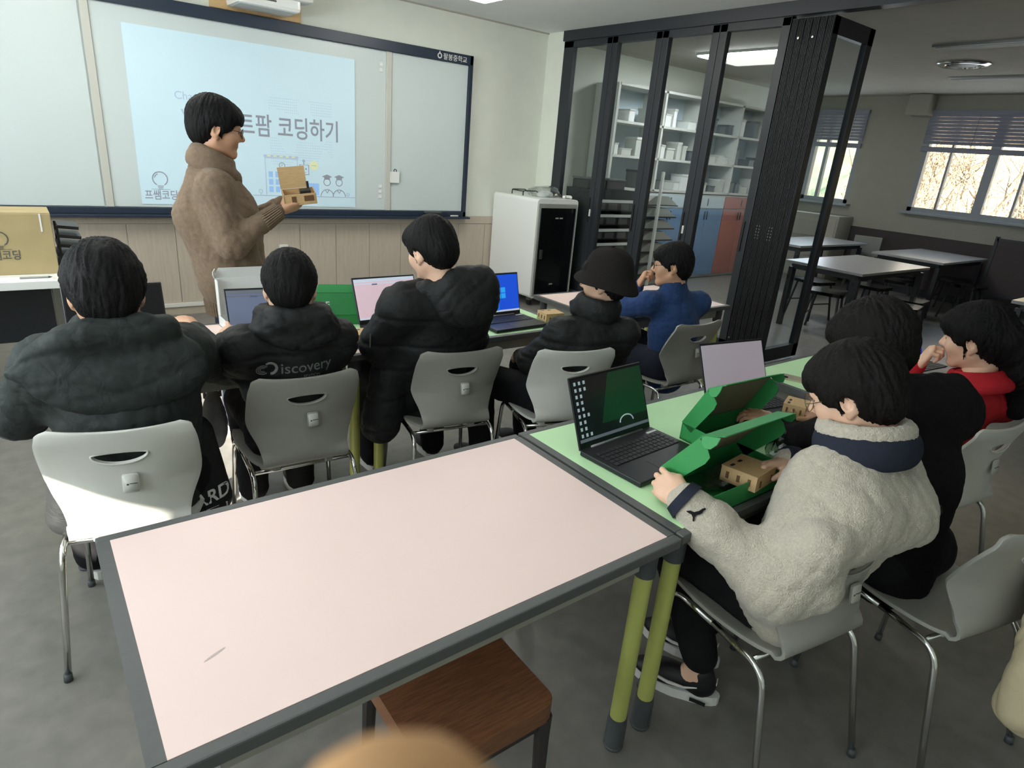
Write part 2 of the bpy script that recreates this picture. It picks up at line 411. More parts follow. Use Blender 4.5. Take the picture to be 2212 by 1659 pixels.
# ------------------------------------------------------------------ folding glass partition
def glass_panel(name_thing, y0, y1, parent=None):
    pass
fp = MB()
fp.box((XP+.03, (5.865+YB)/2, 2.815), (.11, 5.865-YB, .1))
tr = struct('trim_3', fp, 'dark_frame')       # head track along the ceiling
fp = MB().box((XP+.03, (5.865+2.8)/2, .012), (.1, 5.865-2.8, .024)); struct('trim_4', fp, 'dark_frame')
ys = [5.865, 5.13, 4.482, 3.848, 3.19]
for k in range(4):
    y1, y0 = ys[k], ys[k+1]
    d = thing('door_%d' % (k+1), None, None, (XP+.03, (y0+y1)/2, .024)); d['kind'] = 'structure'
    L_ = y1-y0-.004; lw = .15 if k == 0 else .075; hh = 2.74
    mb = MB(); mb.box((0, L_/2-lw/2, hh/2), (.06, lw, hh), ch=.004); mb.box((0, -L_/2+.0375, hh/2), (.06, .075, hh), ch=.004)
    mb.box((0, 0, hh-.03), (.06, L_, .06)); mb.box((0, 0, .06), (.06, L_, .12)); mb.obj('frame', 'dark_frame', d)
    MB().box((0, (.0375-lw/2)/1, hh/2+.03), (.008, L_-lw-.06, hh-.16)).obj('pane', 'glass_door', d)
    if k in (0, 2): MB().box((-.036, -L_/2+.03, 1.02), (.014, .02, .075), ch=.003).obj('lock', 'white_plastic', d)
    MB().box((-.035, -L_/2+.055, 1.05), (.014, .022, .26), ch=.004).obj('pull_handle', 'black_plastic', d)
# stack of folded leaves, seen edge on, with the last leaf facing the room
for k in range(6):
    yc = 3.155-.058*k
    d = thing('door_%d' % (k+5), None, None, (XP, yc, .024)); d['kind'] = 'structure'
    W_ = .64 if k == 5 else .17; hh = 2.72
    mb = MB()
    for xx in ((.0425, W_-.0425) if k == 5 else (W_/2,)): mb.box((xx, 0, hh/2), (.085 if k == 5 else W_, .05, hh), ch=.004)
    mb.box((W_/2, 0, hh-.06), (W_, .05, .12)); mb.box((W_/2, 0, .06), (W_, .05, .12)); mb.obj('frame', 'dark_frame', d)
    if k == 5: MB().box((W_/2, 0, hh/2), (W_-.16, .008, hh-.2)).obj('pane', 'glass_door', d)
    g = MB()
    for e in (-.018, -.006, .006, .018): g.box((-.002, e, hh/2), (.012, .006, hh-.02))
    g.obj('gasket', 'pleat_black', d)
    if k in (1, 3):
        g = MB()
        for a in range(5):
            for b_ in (-1, 1): g.cyl((-.010, b_*.012, 1.06+a*.025), (-.016, b_*.012, 1.06+a*.025), .005, n=8)
        g.obj('hinge_screw', 'steel', d)
        MB().cyl((-.010, 0, 2.58), (-.018, 0, 2.58), .008, n=10).obj('bolt', 'steel', d)
    if k in (0, 2): MB().cyl((-.010, 0, .16), (-.018, 0, .16), .008, n=10).obj('bolt', 'steel', d)
# ------------------------------------------------------------------ ceiling lights
def led(x, y, sx, sy, m, label, grp, dp=.006):
    o = thing('ceiling_light', label, 'light', (x, y, ZC), 0, grp)
    MB().box((0, 0, -.012), (sx, sy, .024)).obj('housing', 'white_plastic', o)
    MB().box((0, 0, -.024-dp/2), (sx-.03, sy-.03, dp), ch=.01).obj('diffuser', m, o)
for x in (.4, 3.25):
    for y in (-.9, 1.9, 4.45):
        led(x, y, .34, 1.24, 'led' if y > 4 else 'led_low' if y > 0 else 'bin_grey', {4.45: 'bright lit deep panel light on the ceiling before the whiteboard', 1.9: 'dim panel light on the ceiling above the students', -.9: 'switched-off panel light on the ceiling behind the camera'}[y], 'classroom ceiling lights', .09)
led(6.86, 4.86, .36, 1.1, 'led_dim', 'lit rectangular panel light seen through the glass partition', None, .014)
for x, y in ((7.2, 2.4), (9.3, 3.0)):
    o = thing('ceiling_light', 'switched-off strip light on the dim far room ceiling', 'light', (x, y, ZC), 0, 'unlit strip lights of the far room')
    MB().box((0, 0, -.012), (.2, 1.2, .024)).obj('housing', 'steel', o); MB().box((0, 0, -.026), (.15, 1.15, .006)).obj('diffuser', 'bin_grey', o)
o = thing('ceiling_vent', 'round chrome-rimmed air vent on the dim far room ceiling', 'vent', (8.25, 3.12, ZC))
MB().lathe([(.24, 0), (.25, -.012), (.22, -.03), (.19, -.03), (.185, -.01)], n=32).obj('rim', 'chrome', o, smooth=True)
MB().lathe([(.12, -.005), (.13, -.02), (.1, -.028)], n=24).obj('cone', 'metal_dark', o, smooth=True)
tag(MB().box((10.86, 4.5, 2.72), (.26, .3, .28), ch=.01).obj('wall_box', 'room2_wall'), kind='structure')  # wall-mounted box beside the top of the wide window
# ================================================================== FRONT WALL FITTINGS
BX0, BX1, BZ0, BZ1, BY = -1.75, 3.99, .885, 2.49, YF-.045
wbd = thing('whiteboard', 'wide sliding whiteboard with navy frame on the front wall', 'whiteboard', (0, BY, 0))
MB().box(((BX0+BX1)/2, .015, (BZ0+BZ1)/2), (BX1-BX0-.02, .02, BZ1-BZ0-.02)).obj('board_back', 'board_white', wbd)
mb = MB(); fw = .055
mb.box(((BX0+BX1)/2, -.005, BZ1-.045), (BX1-BX0, .06, .09), ch=.004); mb.box(((BX0+BX1)/2, -.005, BZ0+.025), (BX1-BX0, .06, .05), ch=.004)
mb.box((BX1-.02, -.005, (BZ0+BZ1)/2), (.04, .06, BZ1-BZ0), ch=.004); mb.box((BX0+.02, -.005, (BZ0+BZ1)/2), (.04, .06, BZ1-BZ0), ch=.004)
mb.obj('frame', 'navy_frame', wbd)
MB().box(((BX0+BX1)/2+.012, -.045, BZ0-.012), (BX1-BX0+.025, .1, .022), ch=.004).obj('tray', 'navy_frame', wbd)
for x0, x1, yy in ((BX0+.05, .57, -.004), (.64, 3.02, 0), (3.08, BX1-.045, -.004)):
    MB().box(((x0+x1)/2, yy, (BZ0+BZ1)/2-.02), (x1-x0, .008, BZ1-BZ0-.15)).obj('board_panel', 'board_white', wbd)
for x in (.61, 3.045): MB().box((x, -.012, (BZ0+BZ1)/2-.02), (.055, .018, BZ1-BZ0-.142), ch=.003).obj('vertical_rail', 'board_strip', wbd)
for z in (2.28, 2.23, 1.17, 1.12, 1.07): MB().box((2.965, -.008, z), (.035, .008, .035), ch=.003).obj('magnet_tab', 'white_gloss', wbd)
# school emblem and name in the frame corner
fz = -.0362
MB().lathe([(.001, 0), (.026, 0), (.026, .0015), (.001, .0015)], n=18, M4=basis((3.585, fz+.0006, BZ1-.05), (1, 0, 0), (0, 0, 1))).obj('emblem', 'white_ink', wbd)
MB().prism([(-.012, .02), (.012, .02), (0, .044)], .0015, basis((3.585, fz+.0006, BZ1-.05), (1, 0, 0), (0, 0, 1))).obj('emblem_tip', 'white_ink', wbd)
MB().lathe([(.001, 0), (.015, 0), (.015, .001), (.001, .001)], n=14, M4=basis((3.585, fz-.0012, BZ1-.05), (1, 0, 0), (0, 0, 1))).obj('emblem_centre', 'navy_frame', wbd)
lettering('팔봉중학교', .062, basis((3.625, fz, BZ1-.072), (1, 0, 0), (0, 0, 1)), 'white_ink', wbd, bold=.006)
# small things on the board
o = thing('board_hook', 'small white hook box stuck on the right board panel', 'hook', (3.115, BY-.012, 1.28))
MB().box((0, -.012, -.015), (.1, .024, .11), ch=.004).obj('body', 'white_gloss', o); MB().tube(bez([(-.012, -.02, .03), (-.012, -.02, .062), (.014, -.02, .062), (.014, -.02, .03)], .012), .004, 6).obj('loop', 'black_plastic', o)
o = thing('board_eraser', 'dark felt board eraser resting on the whiteboard tray', 'eraser', (3.55, BY-.065, BZ0-.001))
MB().box((0, 0, .018), (.2, .05, .036), ch=.004).obj('felt', 'metal_dark', o); MB().box((0, 0, .045), (.2, .045, .02), ch=.006).obj('grip', 'leg_socket', o)
o = thing('board_marker', 'slim white marker lying on the whiteboard tray', 'marker', (3.84, BY-.06, BZ0+.007))
MB().cyl((-.06, 0, 0), (.035, 0, 0), .007, n=10).obj('barrel', 'white_gloss', o); MB().cyl((.035, 0, 0), (.06, 0, 0), .0075, n=10).obj('cap', 'black_plastic', o)
# projected slide
sx0, sx1, sz0, sz1 = .835, 2.697, .962, 2.283
sd = thing('projected_slide', 'pale blue lesson slide projected on the middle of the whiteboard', 'slide', (0, BY-.0095, 0))
MB().box(((sx0+sx1)/2, 0, (sz0+sz1)/2), (sx1-sx0, .002, sz1-sz0)).obj('picture', 'slide', sd)
W0 = lambda x, z, e=0: basis((x, -.0016-e, z), (1, 0, 0), (0, 0, 1))
lettering('Chapter', .085, W0(1.15, 1.79), 'slide_pale', sd, bold=.004)
lettering('V.', .17, W0(1.19, 1.6), 'slide_pale', sd, bold=.004)
lettering('스마트팜 코딩하기', .2, W0(1.335, 1.57), 'slide_ink', sd, bold=.012, sx=.79)
mb = MB()                       # dotted map
for a in range(34):
    for b in range(26):
        x = 1.9+a*.017; z = 1.33+b*.022
        if (math.sin(a*.35+b*.2)+math.sin(b*.33)+.6*math.sin(a*.21-b*.5)) > .1 and not (1.55 < z < 1.77): mb.box((x, -.0012, z), (.006, .001, .006))
mb.obj('dotted_map', 'slide_pale', sd, kind='stuff')
def ring(cx, cz, r, th, m, nm, a0=0, a1=360, e=0):
    pts = [(cx+r*math.cos(R(a0+(a1-a0)*k/20)), -.002-e, cz+r*math.sin(R(a0+(a1-a0)*k/20))) for k in range(21)]
    MB().tube(pts, th, 5).obj(nm, m, sd)
def line(pts, m, nm='drawn_line', th=.0035): MB().tube([(p[0], -.002, p[1]) for p in pts], th, 4).obj(nm, m, sd)
line([(1.72, 1.055), (2.69, 1.055)], 'slide_pale', 'ground_line')
line([(1.84, 1.06), (1.84, 1.38), (2.13, 1.38), (2.13, 1.06)], 'slide_pale', 'school_outline')
MB().box((1.985, -.0018, 1.395), (.31, .001, .022)).obj('school_roof', 'slide_pale', sd)
for k in range(5): MB().box((1.875+.055*k, -.0024, 1.397), (.03, .001, .012)).obj('roof_light', 'slide_yellow', sd)
ring(1.99, 1.32, .025, .003, 'slide_ink', 'clock'); line([(1.99, 1.335), (1.99, 1.32), (1.982, 1.312)], 'slide_ink', 'clock_hand', .002)
for a in range(2):
    for b in range(3):
        MB().box((1.885+.06*a, -.0018, 1.11+.065*b), (.038, .001, .05)).obj('drawn_window', 'slide_blue', sd); line([(1.866+.06*a, 1.11+.065*b), (1.904+.06*a, 1.11+.065*b)], 'slide_pale', 'window_bar', .002)
line([(2.15, 1.25), (2.15, 1.335), (2.235, 1.335), (2.235, 1.25), (2.15, 1.25)], 'slide_ink', 'robot_head'); line([(2.19, 1.335), (2.19, 1.36)], 'slide_ink', 'robot_aerial')
ring(2.19, 1.37, .008, .003, 'slide_ink', 'robot_aerial_tip')
for x in (2.175, 2.21): ring(x, 1.3, .005, .003, 'slide_ink', 'robot_eye')
ring(2.192, 1.28, .016, .002, 'slide_ink', 'robot_smile', 200, 340)
MB().lathe([(.001, 0), (.042, 0), (.042, .001), (.001, .001)], n=20, M4=W0(2.285, 1.335, .0003)).obj('speech_bubble', 'slide_yellow', sd)
line([(2.26, 1.335), (2.31, 1.335)], 'slide_pale', 'bubble_text', .004)
MB().box((2.27, -.0016, 1.12), (.12, .001, .11)).obj('drawn_block', 'slide_blue', sd)
for x in (2.41, 2.53):                                             # two graduates
    ring(x, 1.19, .032, .0035, 'slide_ink', 'graduate_face'); MB().prism([(-.05, 0), (0, .02), (.05, 0), (0, -.02)], .001, W0(x, 1.24, .0005)).obj('graduation_cap', 'slide_ink', sd)
    MB().box((x, -.0018, 1.222), (.055, .001, .018)).obj('cap_band', 'slide_ink', sd); ring(x, 1.06, .062, .0035, 'slide_ink', 'graduate_gown', 0, 180)
    line([(x-.02, 1.12), (x, 1.09), (x+.02, 1.12)], 'slide_ink', 'gown_collar')
ring(1.79, 1.09, .016, .003, 'slide_pale', 'drawn_tree'); ring(2.62, 1.08, .013, .003, 'slide_pale', 'drawn_tree'); line([(1.79, 1.055), (1.79, 1.075)], 'slide_pale', 'tree_trunk')
def bulb_logo(M0, m, parent, s=1.0):
    def mk(pts, th, nm): MB().tube([M0 @ Vector((p[0]*s, p[1]*s, .0008)) for p in pts], th*s, 5).obj(nm, m, parent)
    mk([(.055*math.cos(R(t)), .075+.055*math.sin(R(t))) for t in range(-60, 241, 15)], .004, 'bulb_outline')
    for k in range(3): mk([(-.022+.003*k, .018-.012*k), (.022-.003*k, .018-.012*k)], .003, 'bulb_thread')
    mk([(.04*math.cos(R(t)), .075+.04*math.sin(R(t))) for t in range(110, 171, 10)], .003, 'bulb_glint')
    lettering('프쌤코딩', .085*s, M0 @ Matrix.Translation((-.125*s, -.085*s, 0)), m, parent, bold=.01, sx=.8)
    mk([(-.07, -.008), (.07, -.008)], .0014, 'logo_rule')
bulb_logo(W0(.985, 1.09), 'slide_ink', sd, 1.0)
# short-throw projector on its wooden board above the whiteboard
pj = thing('projector', 'white short-throw projector mounted above the whiteboard', 'projector', (1.85, YF, 2.605))
MB().box((0, -.012, .02), (.74, .024, .25), ch=.003).obj('mounting_board', 'wood_ply', pj)
MB().box((0, -.2, -.02), (.5, .34, .13), ch=.03).obj('body', 'white_gloss', pj); MB().box((.18, -.3, .06), (.34, .2, .12), ch=.03).obj('head', 'white_plastic', pj)
for k in range(5): MB().box((-.1+.02*k, -.372, .03), (.006, .004, .06)).obj('vent_slot', 'bin_grey', pj)
MB().box((0, -.371, -.03), (.1, .004, .012)).obj('badge', 'ink', pj)

# ------------------------------------------------------------------ charging cabinet by the corner
cc = thing('charging_cabinet', 'white charging cabinet with black front door in the corner', 'cabinet', (4.69, 5.72, 0))
mb = MB()
prof = rrect(.58, 1.07, .04)
mb.prism([(p[0], p[1]) for p in prof], .8, basis((0, .4, .625), (1, 0, 0), (0, 0, 1)))
mb.obj('body', 'white_gloss', cc, smooth=True)
MB().box((0, -.403, .615), (.545, .012, 1.0), ch=.006).obj('front_frame', 'bin_grey', cc)
d = MB().box((0, -.413, .605), (.49, .016, .93), ch=.004).obj('door', 'black_gloss', cc)
MB().box((-.205, -.425, .58), (.035, .012, .1), ch=.004).obj('handle', 'steel', d); MB().box((-.19, -.428, .575), (.012, .012, .07)).obj('handle_grip', 'black_plastic', d)
for x in (-.02, .04): MB().box((x, -.4225, .965), (.045, .002, .014)).obj('label_mark', 'bin_grey', d)
MB().box((-.02, -.4225, .245), (.05, .002, .014)).obj('label_mark', 'bin_grey', d)
for x in (-.24, .24):
    for y in (-.33, .33):
        c_ = MB().cyl((x-.012, y, .035), (x+.012, y, .035), .035, n=16).obj('caster', 'black_plastic', cc); MB().box((x, y, .075), (.04, .05, .03)).obj('caster_bracket', 'steel', c_)
o = thing('plastic_carrier_bag', 'clear crumpled plastic bag lying on the charging cabinet', 'bag', (4.74, 5.62, 1.162))
def crumple(cx, cy, sx, sy, h, n=16, amp=.35, seed=1, pinch=0):
    rs = np.random.RandomState(seed); bm = bmesh.new(); bmesh.ops.create_icosphere(bm, subdivisions=3, radius=1)
    ph = rs.rand(8, 3)*9-4.5; fr = rs.rand(8)*6
    for v in bm.verts:
        p = np.array(v.co); d = sum(math.sin(float(p @ ph[i])+fr[i]) for i in range(8))/8
        q = p*(1+amp*d); z = max(q[2], -.35)+.35
        v.co = Vector((cx+q[0]*sx, cy+q[1]*sy, z*h/1.3))
    m = bpy.data.meshes.new('crumpled_film'); bm.to_mesh(m); bm.free(); return m
link('film', crumple(0, 0, .2, .17, .11, seed=3), 'plastic_film', o)
for k, (x, y) in enumerate(((.04, .02), (-.06, -.03))): link('bag_content', crumple(x, y, .08, .06, .06, seed=5+k, amp=.2), 'paper', o)
o = thing('wire_stand', 'black wire stand folded flat on the charging cabinet', 'stand', (4.5, 5.75, 1.165))
for yy in (-.1, .1): MB().tube(bez([(-.05, yy, .0), (-.05, yy, .05), (.14, yy, .05), (.2, yy, 0)], .02), .006, 8).obj('wire_leg', 'black_plastic', o)
MB().tube([(-.05, -.1, .045), (-.05, .1, .045)], .006, 8).obj('cross_wire', 'black_plastic', o)
o = tag(MB().tube([(4.93, 5.4, 1.178), (4.96, 5.44, 1.18), (4.93, 5.5, 1.178), (4.88, 5.46, 1.178)], .016, 8).obj('cable_coil', 'white_plastic', smooth=True), 'white coiled adapter lying on the charging cabinet corner', 'adapter')
for k in range(3):
    x = 4.66+.06*k
    tag(MB().tube(bez([(x, 5.31, .14), (x+.02, 5.27, .06), (x+.05, 5.25, .006), (x+.2, 5.2, .006)], .05), .004, 6).obj('power_cable', 'cable'), 'thin black cable hanging from the bottom of the charging cabinet', 'cable', 'charging cabinet cables')

# ------------------------------------------------------------------ far room furniture
sh = thing('bookshelf', 'tall white open shelving above blue cabinets behind the glass', 'shelf', (0, 6.15, 0))
x0, x1 = 6.04, 9.42
for x in (x0, 6.92, 7.78, 8.62, x1): MB().box((x, 0, 1.865), (.036, .4, 1.25)).obj('upright', 'shelf_white', sh)
for z in (1.26, 1.66, 2.06, 2.48): MB().box(((x0+x1)/2, 0, z), (x1-x0, .4, .03)).obj('shelf_board', 'shelf_white', sh)
MB().box(((x0+x1)/2, .19, 1.87), (x1-x0, .012, 1.24)).obj('back_panel', 'cab_pale', sh)
x = x0; k = 0
while x < x1-.1:
    col = 'cab_red' if x > 8.5 else 'cab_blue'
    cb = thing('base_cabinet', ('red' if col == 'cab_red' else 'blue')+' double-door base cabinet under the white shelves', 'cabinet', (x+.43, 6.14, 0), 0, ('red' if col == 'cab_red' else 'blue')+' base cabinets behind the glass')
    MB().box((0, .02, .62), (.84, .38, 1.22)).obj('body', 'shelf_white', cb)
    dw = MB().box((0, -.18, 1.13), (.83, .02, .17), ch=.002).obj('drawer', 'cab_pale' if col == 'cab_blue' else col, cb); MB().cyl((0, -.2, 1.08), (0, -.2, 1.18), .006, n=6).obj('handle', 'metal_dark', dw)
    for s in (-1, 1):
        dr = MB().box((s*.209, -.18, .54), (.412, .02, .98), ch=.002).obj('door', col, cb); MB().cyl((s*.03, -.2, .88), (s*.03, -.2, 1.0), .008, n=6).obj('handle', 'metal_dark', dr)
    x += .845
rs = random.Random(4)
for z in (1.275, 1.675, 2.075):
    for bay in range(4):
        xa = (x0, 6.92, 7.78, 8.62)[bay]+.06; xe = xa+.74
        while xa < xe-.12:
            wd = rs.uniform(.07, .2); h = rs.uniform(.08, .24)
            if rs.random() < .72:
                m, lb, g = rs.choice((('bin_clear', 'small translucent storage tub on the white shelves behind the glass', 'storage tubs on the shelves'), ('paper', 'small white carton on the shelves behind the glass', 'white cartons on the shelves'), ('leg_socket', 'dark grey case on the shelves behind the glass', 'dark cases on the shelves')))
                if z < 1.3 and bay == 0 and rs.random() < .7: m, lb, g = 'green_card', 'green kit box on the lowest white shelf behind the glass', 'green kit boxes on the low shelf'
                lv = {1.275: 'lowest', 1.675: 'middle', 2.075: 'top'}[z]
                lb = lb.replace('on the white shelves', 'on the %s white shelf' % lv).replace('on the shelves', 'on the %s white shelf' % lv); g = '%s, %s shelf' % (g, lv)
                tub = thing('storage_tub' if m == 'bin_clear' else 'carton' if m != 'leg_socket' else 'case', lb, 'box', (xa+wd/2, 6.08, z), 0, g)
                MB().box((0, 0, h*.44), (wd*.9, .2, h*.88), ch=.006).obj('body', m, tub); MB().box((0, 0, h*.93), (wd*.96, .215, h*.14), ch=.004).obj('lid', 'shelf_white' if m != 'leg_socket' else 'metal_dark', tub)
            xa += wd+rs.uniform(.02, .07)
rk = thing('tray_rack', 'black drawer rack with white label strips behind the glass', 'rack', (5.5, 5.5, 0))
mb = MB()
for x in (-.36, .36): mb.box((x, 0, .64), (.03, .4, 1.28))
mb.box((0, .19, .64), (.72, .02, 1.28)); mb.obj('frame', 'metal_dark', rk)
for k in range(7):
    z = 1.1-.163*k
    tr_ = MB().box((0, -.02, z), (.68, .36, .1), ch=.01).obj('tray', 'black_plastic', rk); MB().box((0, -.206, z+.06), (.69, .012, .032)).obj('label_strip', 'white_gloss', tr_)
    for x in (-.2, 0, .2): MB().box((x, -.203, z), (.15, .01, .07), ch=.004).obj('tray_front', 'leg_socket', tr_)
for k, x in enumerate((-.22, .1)):
    tb = thing('parts_case', 'dark grey parts case on top of the drawer rack', 'case', (5.5+x, 5.5, 1.28), 0, 'cases on the drawer rack'); MB().box((0, 0, .05), (.28, .26, .1), ch=.012).obj('body', 'metal_dark', tb); MB().box((0, 0, .11), (.29, .27, .02), ch=.006).obj('lid', 'leg_socket', tb)
bt = thing('bin_tower', 'tower of stacked grey sloping bins on a white post behind the glass', 'rack', (6.38, 5.45, 0))
MB().box((-.1, -.17, .76), (.03, .03, 1.52)).obj('post', 'white_plastic', bt)
for k in range(8):
    b = MB().prism([(-.3, 0), (.3, 0), (.12, .1), (-.12, .1)], .26, basis((0, .13, .14+.142*k), (1, 0, 0), (0, 0, 1))).obj('bin', 'bin_grey', bt)
    MB().box((0, 0, .13+.142*k), (.62, .28, .014)).obj('bin_shelf', 'metal_dark', bt)
def lab_table(x0, x1, y0, y1, label, grp):
    o = thing('workshop_table', label, 'table', ((x0+x1)/2, (y0+y1)/2, 0), 0, grp); L_, W_ = x1-x0, y1-y0
    MB().box((0, 0, .715), (L_, W_, .03), ch=.003).obj('tabletop', 'table_dark_top', o); MB().box((0, 0, .67), (L_-.12, W_-.12, .06)).obj('apron', 'metal_dark', o)
    for sx in (-1, 1):
        for sy in (-1, 1): MB().box((sx*(L_/2-.06), sy*(W_/2-.06), .33), (.05, .05, .66)).obj('leg', 'metal_dark', o)
lab_table(6.74, 8.42, 2.9, 3.75, 'dark workshop table nearest the folded glass doors', None)
lab_table(9.15, 10.75, 3.02, 3.9, 'dark workshop table under the wide far window', None)
lab_table(6.95, 8.5, .85, 1.68, 'dark workshop table behind the student in red', None)
lab_table(8.3, 10.2, 4.45, 5.15, 'dark workshop table seen through the folded glass leaf', None)
st = thing('workshop_stool', 'black square stool beside the workshop table nearest the folded glass doors', 'stool', (7.55, 2.72, 0), .1, 'workshop stools')
mb = MB(); mb.prism(rrect(.36, .36, .06), .035, Matrix.Translation((0, 0, .425))); mb.obj('seat', 'black_gloss', st, smooth=True)
for sx in (-1, 1):
    for sy in (-1, 1): MB().tube([(sx*.13, sy*.13, .425), (sx*.18, sy*.18, 0)], .013, 6).obj('leg', 'metal_dark', st)
for sy in (-1, 1): MB().tube([(-.155, sy*.155, .2), (.155, sy*.155, .2)], .008, 6).obj('stretcher', 'metal_dark', st)
for x, y, a in ((7.08, 2.6, .2), (7.5, 3.75, -.2), (6.95, 3.3, .3), (8.0, 3.3, 0), (10.1, 3.15, .1), (9.55, 3.6, .2), (9.7, 2.85, -.1), (8.9, 3.35, .2), (7.3, 1.5, .1)):
    c = copy_tree(st); c.location = (x, y, 0); c.rotation_euler.z = a
    c['label'] = 'black square stool beside the workshop table ' + ('behind the student in red' if y < 2 else 'under the wide far window' if x > 8.6 else 'nearest the folded glass doors')
sc = thing('plastic_chair', 'pale grey plastic chair standing by the far right wall', 'chair', (10.62, 4.62, 0), R(-70))
MB().box((0, 0, .44), (.4, .4, .025), ch=.01).obj('seat', 'bin_grey', sc); MB().box((0, -.19, .66), (.38, .02, .32), Matrix.Rotation(R(8), 4, 'X'), ch=.009).obj('backrest', 'bin_grey', sc)
for sx in (-1, 1):
    for sy in (-1, 1): MB().tube([(sx*.15, sy*.15, .43), (sx*.2, sy*.2, 0)], .011, 6).obj('leg', 'steel', sc)
cr = thing('drawer_cabinet', 'brown grey low drawer cabinet against the far right wall', 'cabinet', (10.72, 5.55, 0))
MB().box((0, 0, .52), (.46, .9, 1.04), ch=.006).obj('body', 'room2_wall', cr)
for k in range(3): MB().box((-.235, 0, .2+.32*k), (.02, .84, .3), ch=.004).obj('drawer', 'wall_grey', cr)
bd = thing('display_board', 'dark framed display board on a stand beside the wide window', 'board', (10.45, 2.55, 0))
MB().box((0, 0, .66), (.03, .68, .68)).obj('panel', 'room2_dado', bd)
mb = MB()
for y in (-.36, .36): mb.box((0, y, .53), (.05, .04, 1.06))
for z in (.3, 1.02): mb.box((0, 0, z), (.05, .72, .04))
mb.obj('frame', 'metal_dark', bd)
for y in (-.36, .36): MB().box((0, y, .02), (.45, .05, .04)).obj('foot', 'metal_dark', bd)
# ================================================================== CLASSROOM TABLES
TH = .73
def table(x0, x1, y0, y1, lam, label, grp=None):
    o = thing('classroom_table', label, 'table', ((x0+x1)/2, (y0+y1)/2, 0), 0, grp); L_, W_ = x1-x0, y1-y0; b = .027
    mb = MB()
    mb.box((0, W_/2-b/2, TH-.014), (L_, b, .028), ch=.004); mb.box((0, -W_/2+b/2, TH-.014), (L_, b, .028), ch=.004)
    mb.box((L_/2-b/2, 0, TH-.014), (b, W_-2*b, .028)); mb.box((-L_/2+b/2, 0, TH-.014), (b, W_-2*b, .028))
    mb.obj('edge_trim', 'table_trim', o)
    MB().box((0, 0, TH-.0145), (L_-2*b, W_-2*b, .0292)).obj('tabletop', lam, o)
    mb = MB(); zc = TH-.028-.03
    mb.box((0, W_/2-.05, zc), (L_-.2, .02, .058)); mb.box((0, -W_/2+.05, zc), (L_-.2, .02, .058)); mb.box((L_/2-.05, 0, zc), (.02, W_-.2, .058)); mb.box((-L_/2+.05, 0, zc), (.02, W_-.2, .058))
    mb.obj('apron', 'apron_grey', o)
    for sx in (-1, 1):
        for sy in (-1, 1):
            px, py = sx*(L_/2-.055), sy*(W_/2-.055)
            l = MB().cyl((px, py, .11), (px, py, .63), .024, n=18).obj('leg', 'leg_lime', o, smooth=True)
            MB().cyl((px, py, .61), (px, py, TH-.028), .029, n=18).obj('socket', 'leg_socket', l, smooth=True)
            f = MB()
            f.lathe([(.028, 0), (.03, .008)] + [(.028+.0015*(k % 2), .012+.006*k) for k in range(14)] + [(.027, .115)], c=(px, py, 0), n=18); f.obj('foot', 'leg_socket', l, smooth=True)
    return o
t0 = table(.03, 1.225, .785, 1.487, 'pink_laminate', 'empty pink-topped table in front of the stool')
MB().prism([(.022*math.cos(2*PI*k/12), .0028*math.sin(2*PI*k/12)) for k in range(12)], .0003, basis((-.462, -.145, TH+.0001), (.92, .39, 0), (-.39, .92, 0))).obj('scuff_mark', 'scuff', t0)
table(1.237, 2.425, .79, 1.49, 'green_laminate', 'green-topped table holding two laptops and green boxes, beside the empty pink table')
table(2.635, 3.83, .86, 1.56, 'green_laminate', 'green-topped table with a phone lying on it, beside the dark partition')
table(-.04, 1.155, 2.455, 3.16, 'pink_laminate', 'pink-topped table in front of the two leftmost students')
table(1.168, 2.36, 2.455, 3.16, 'green_laminate', 'green-topped table with the blue-screen laptop')
table(2.665, 3.87, 2.475, 3.18, 'pink_laminate', 'pink-topped table where the student in blue sits')

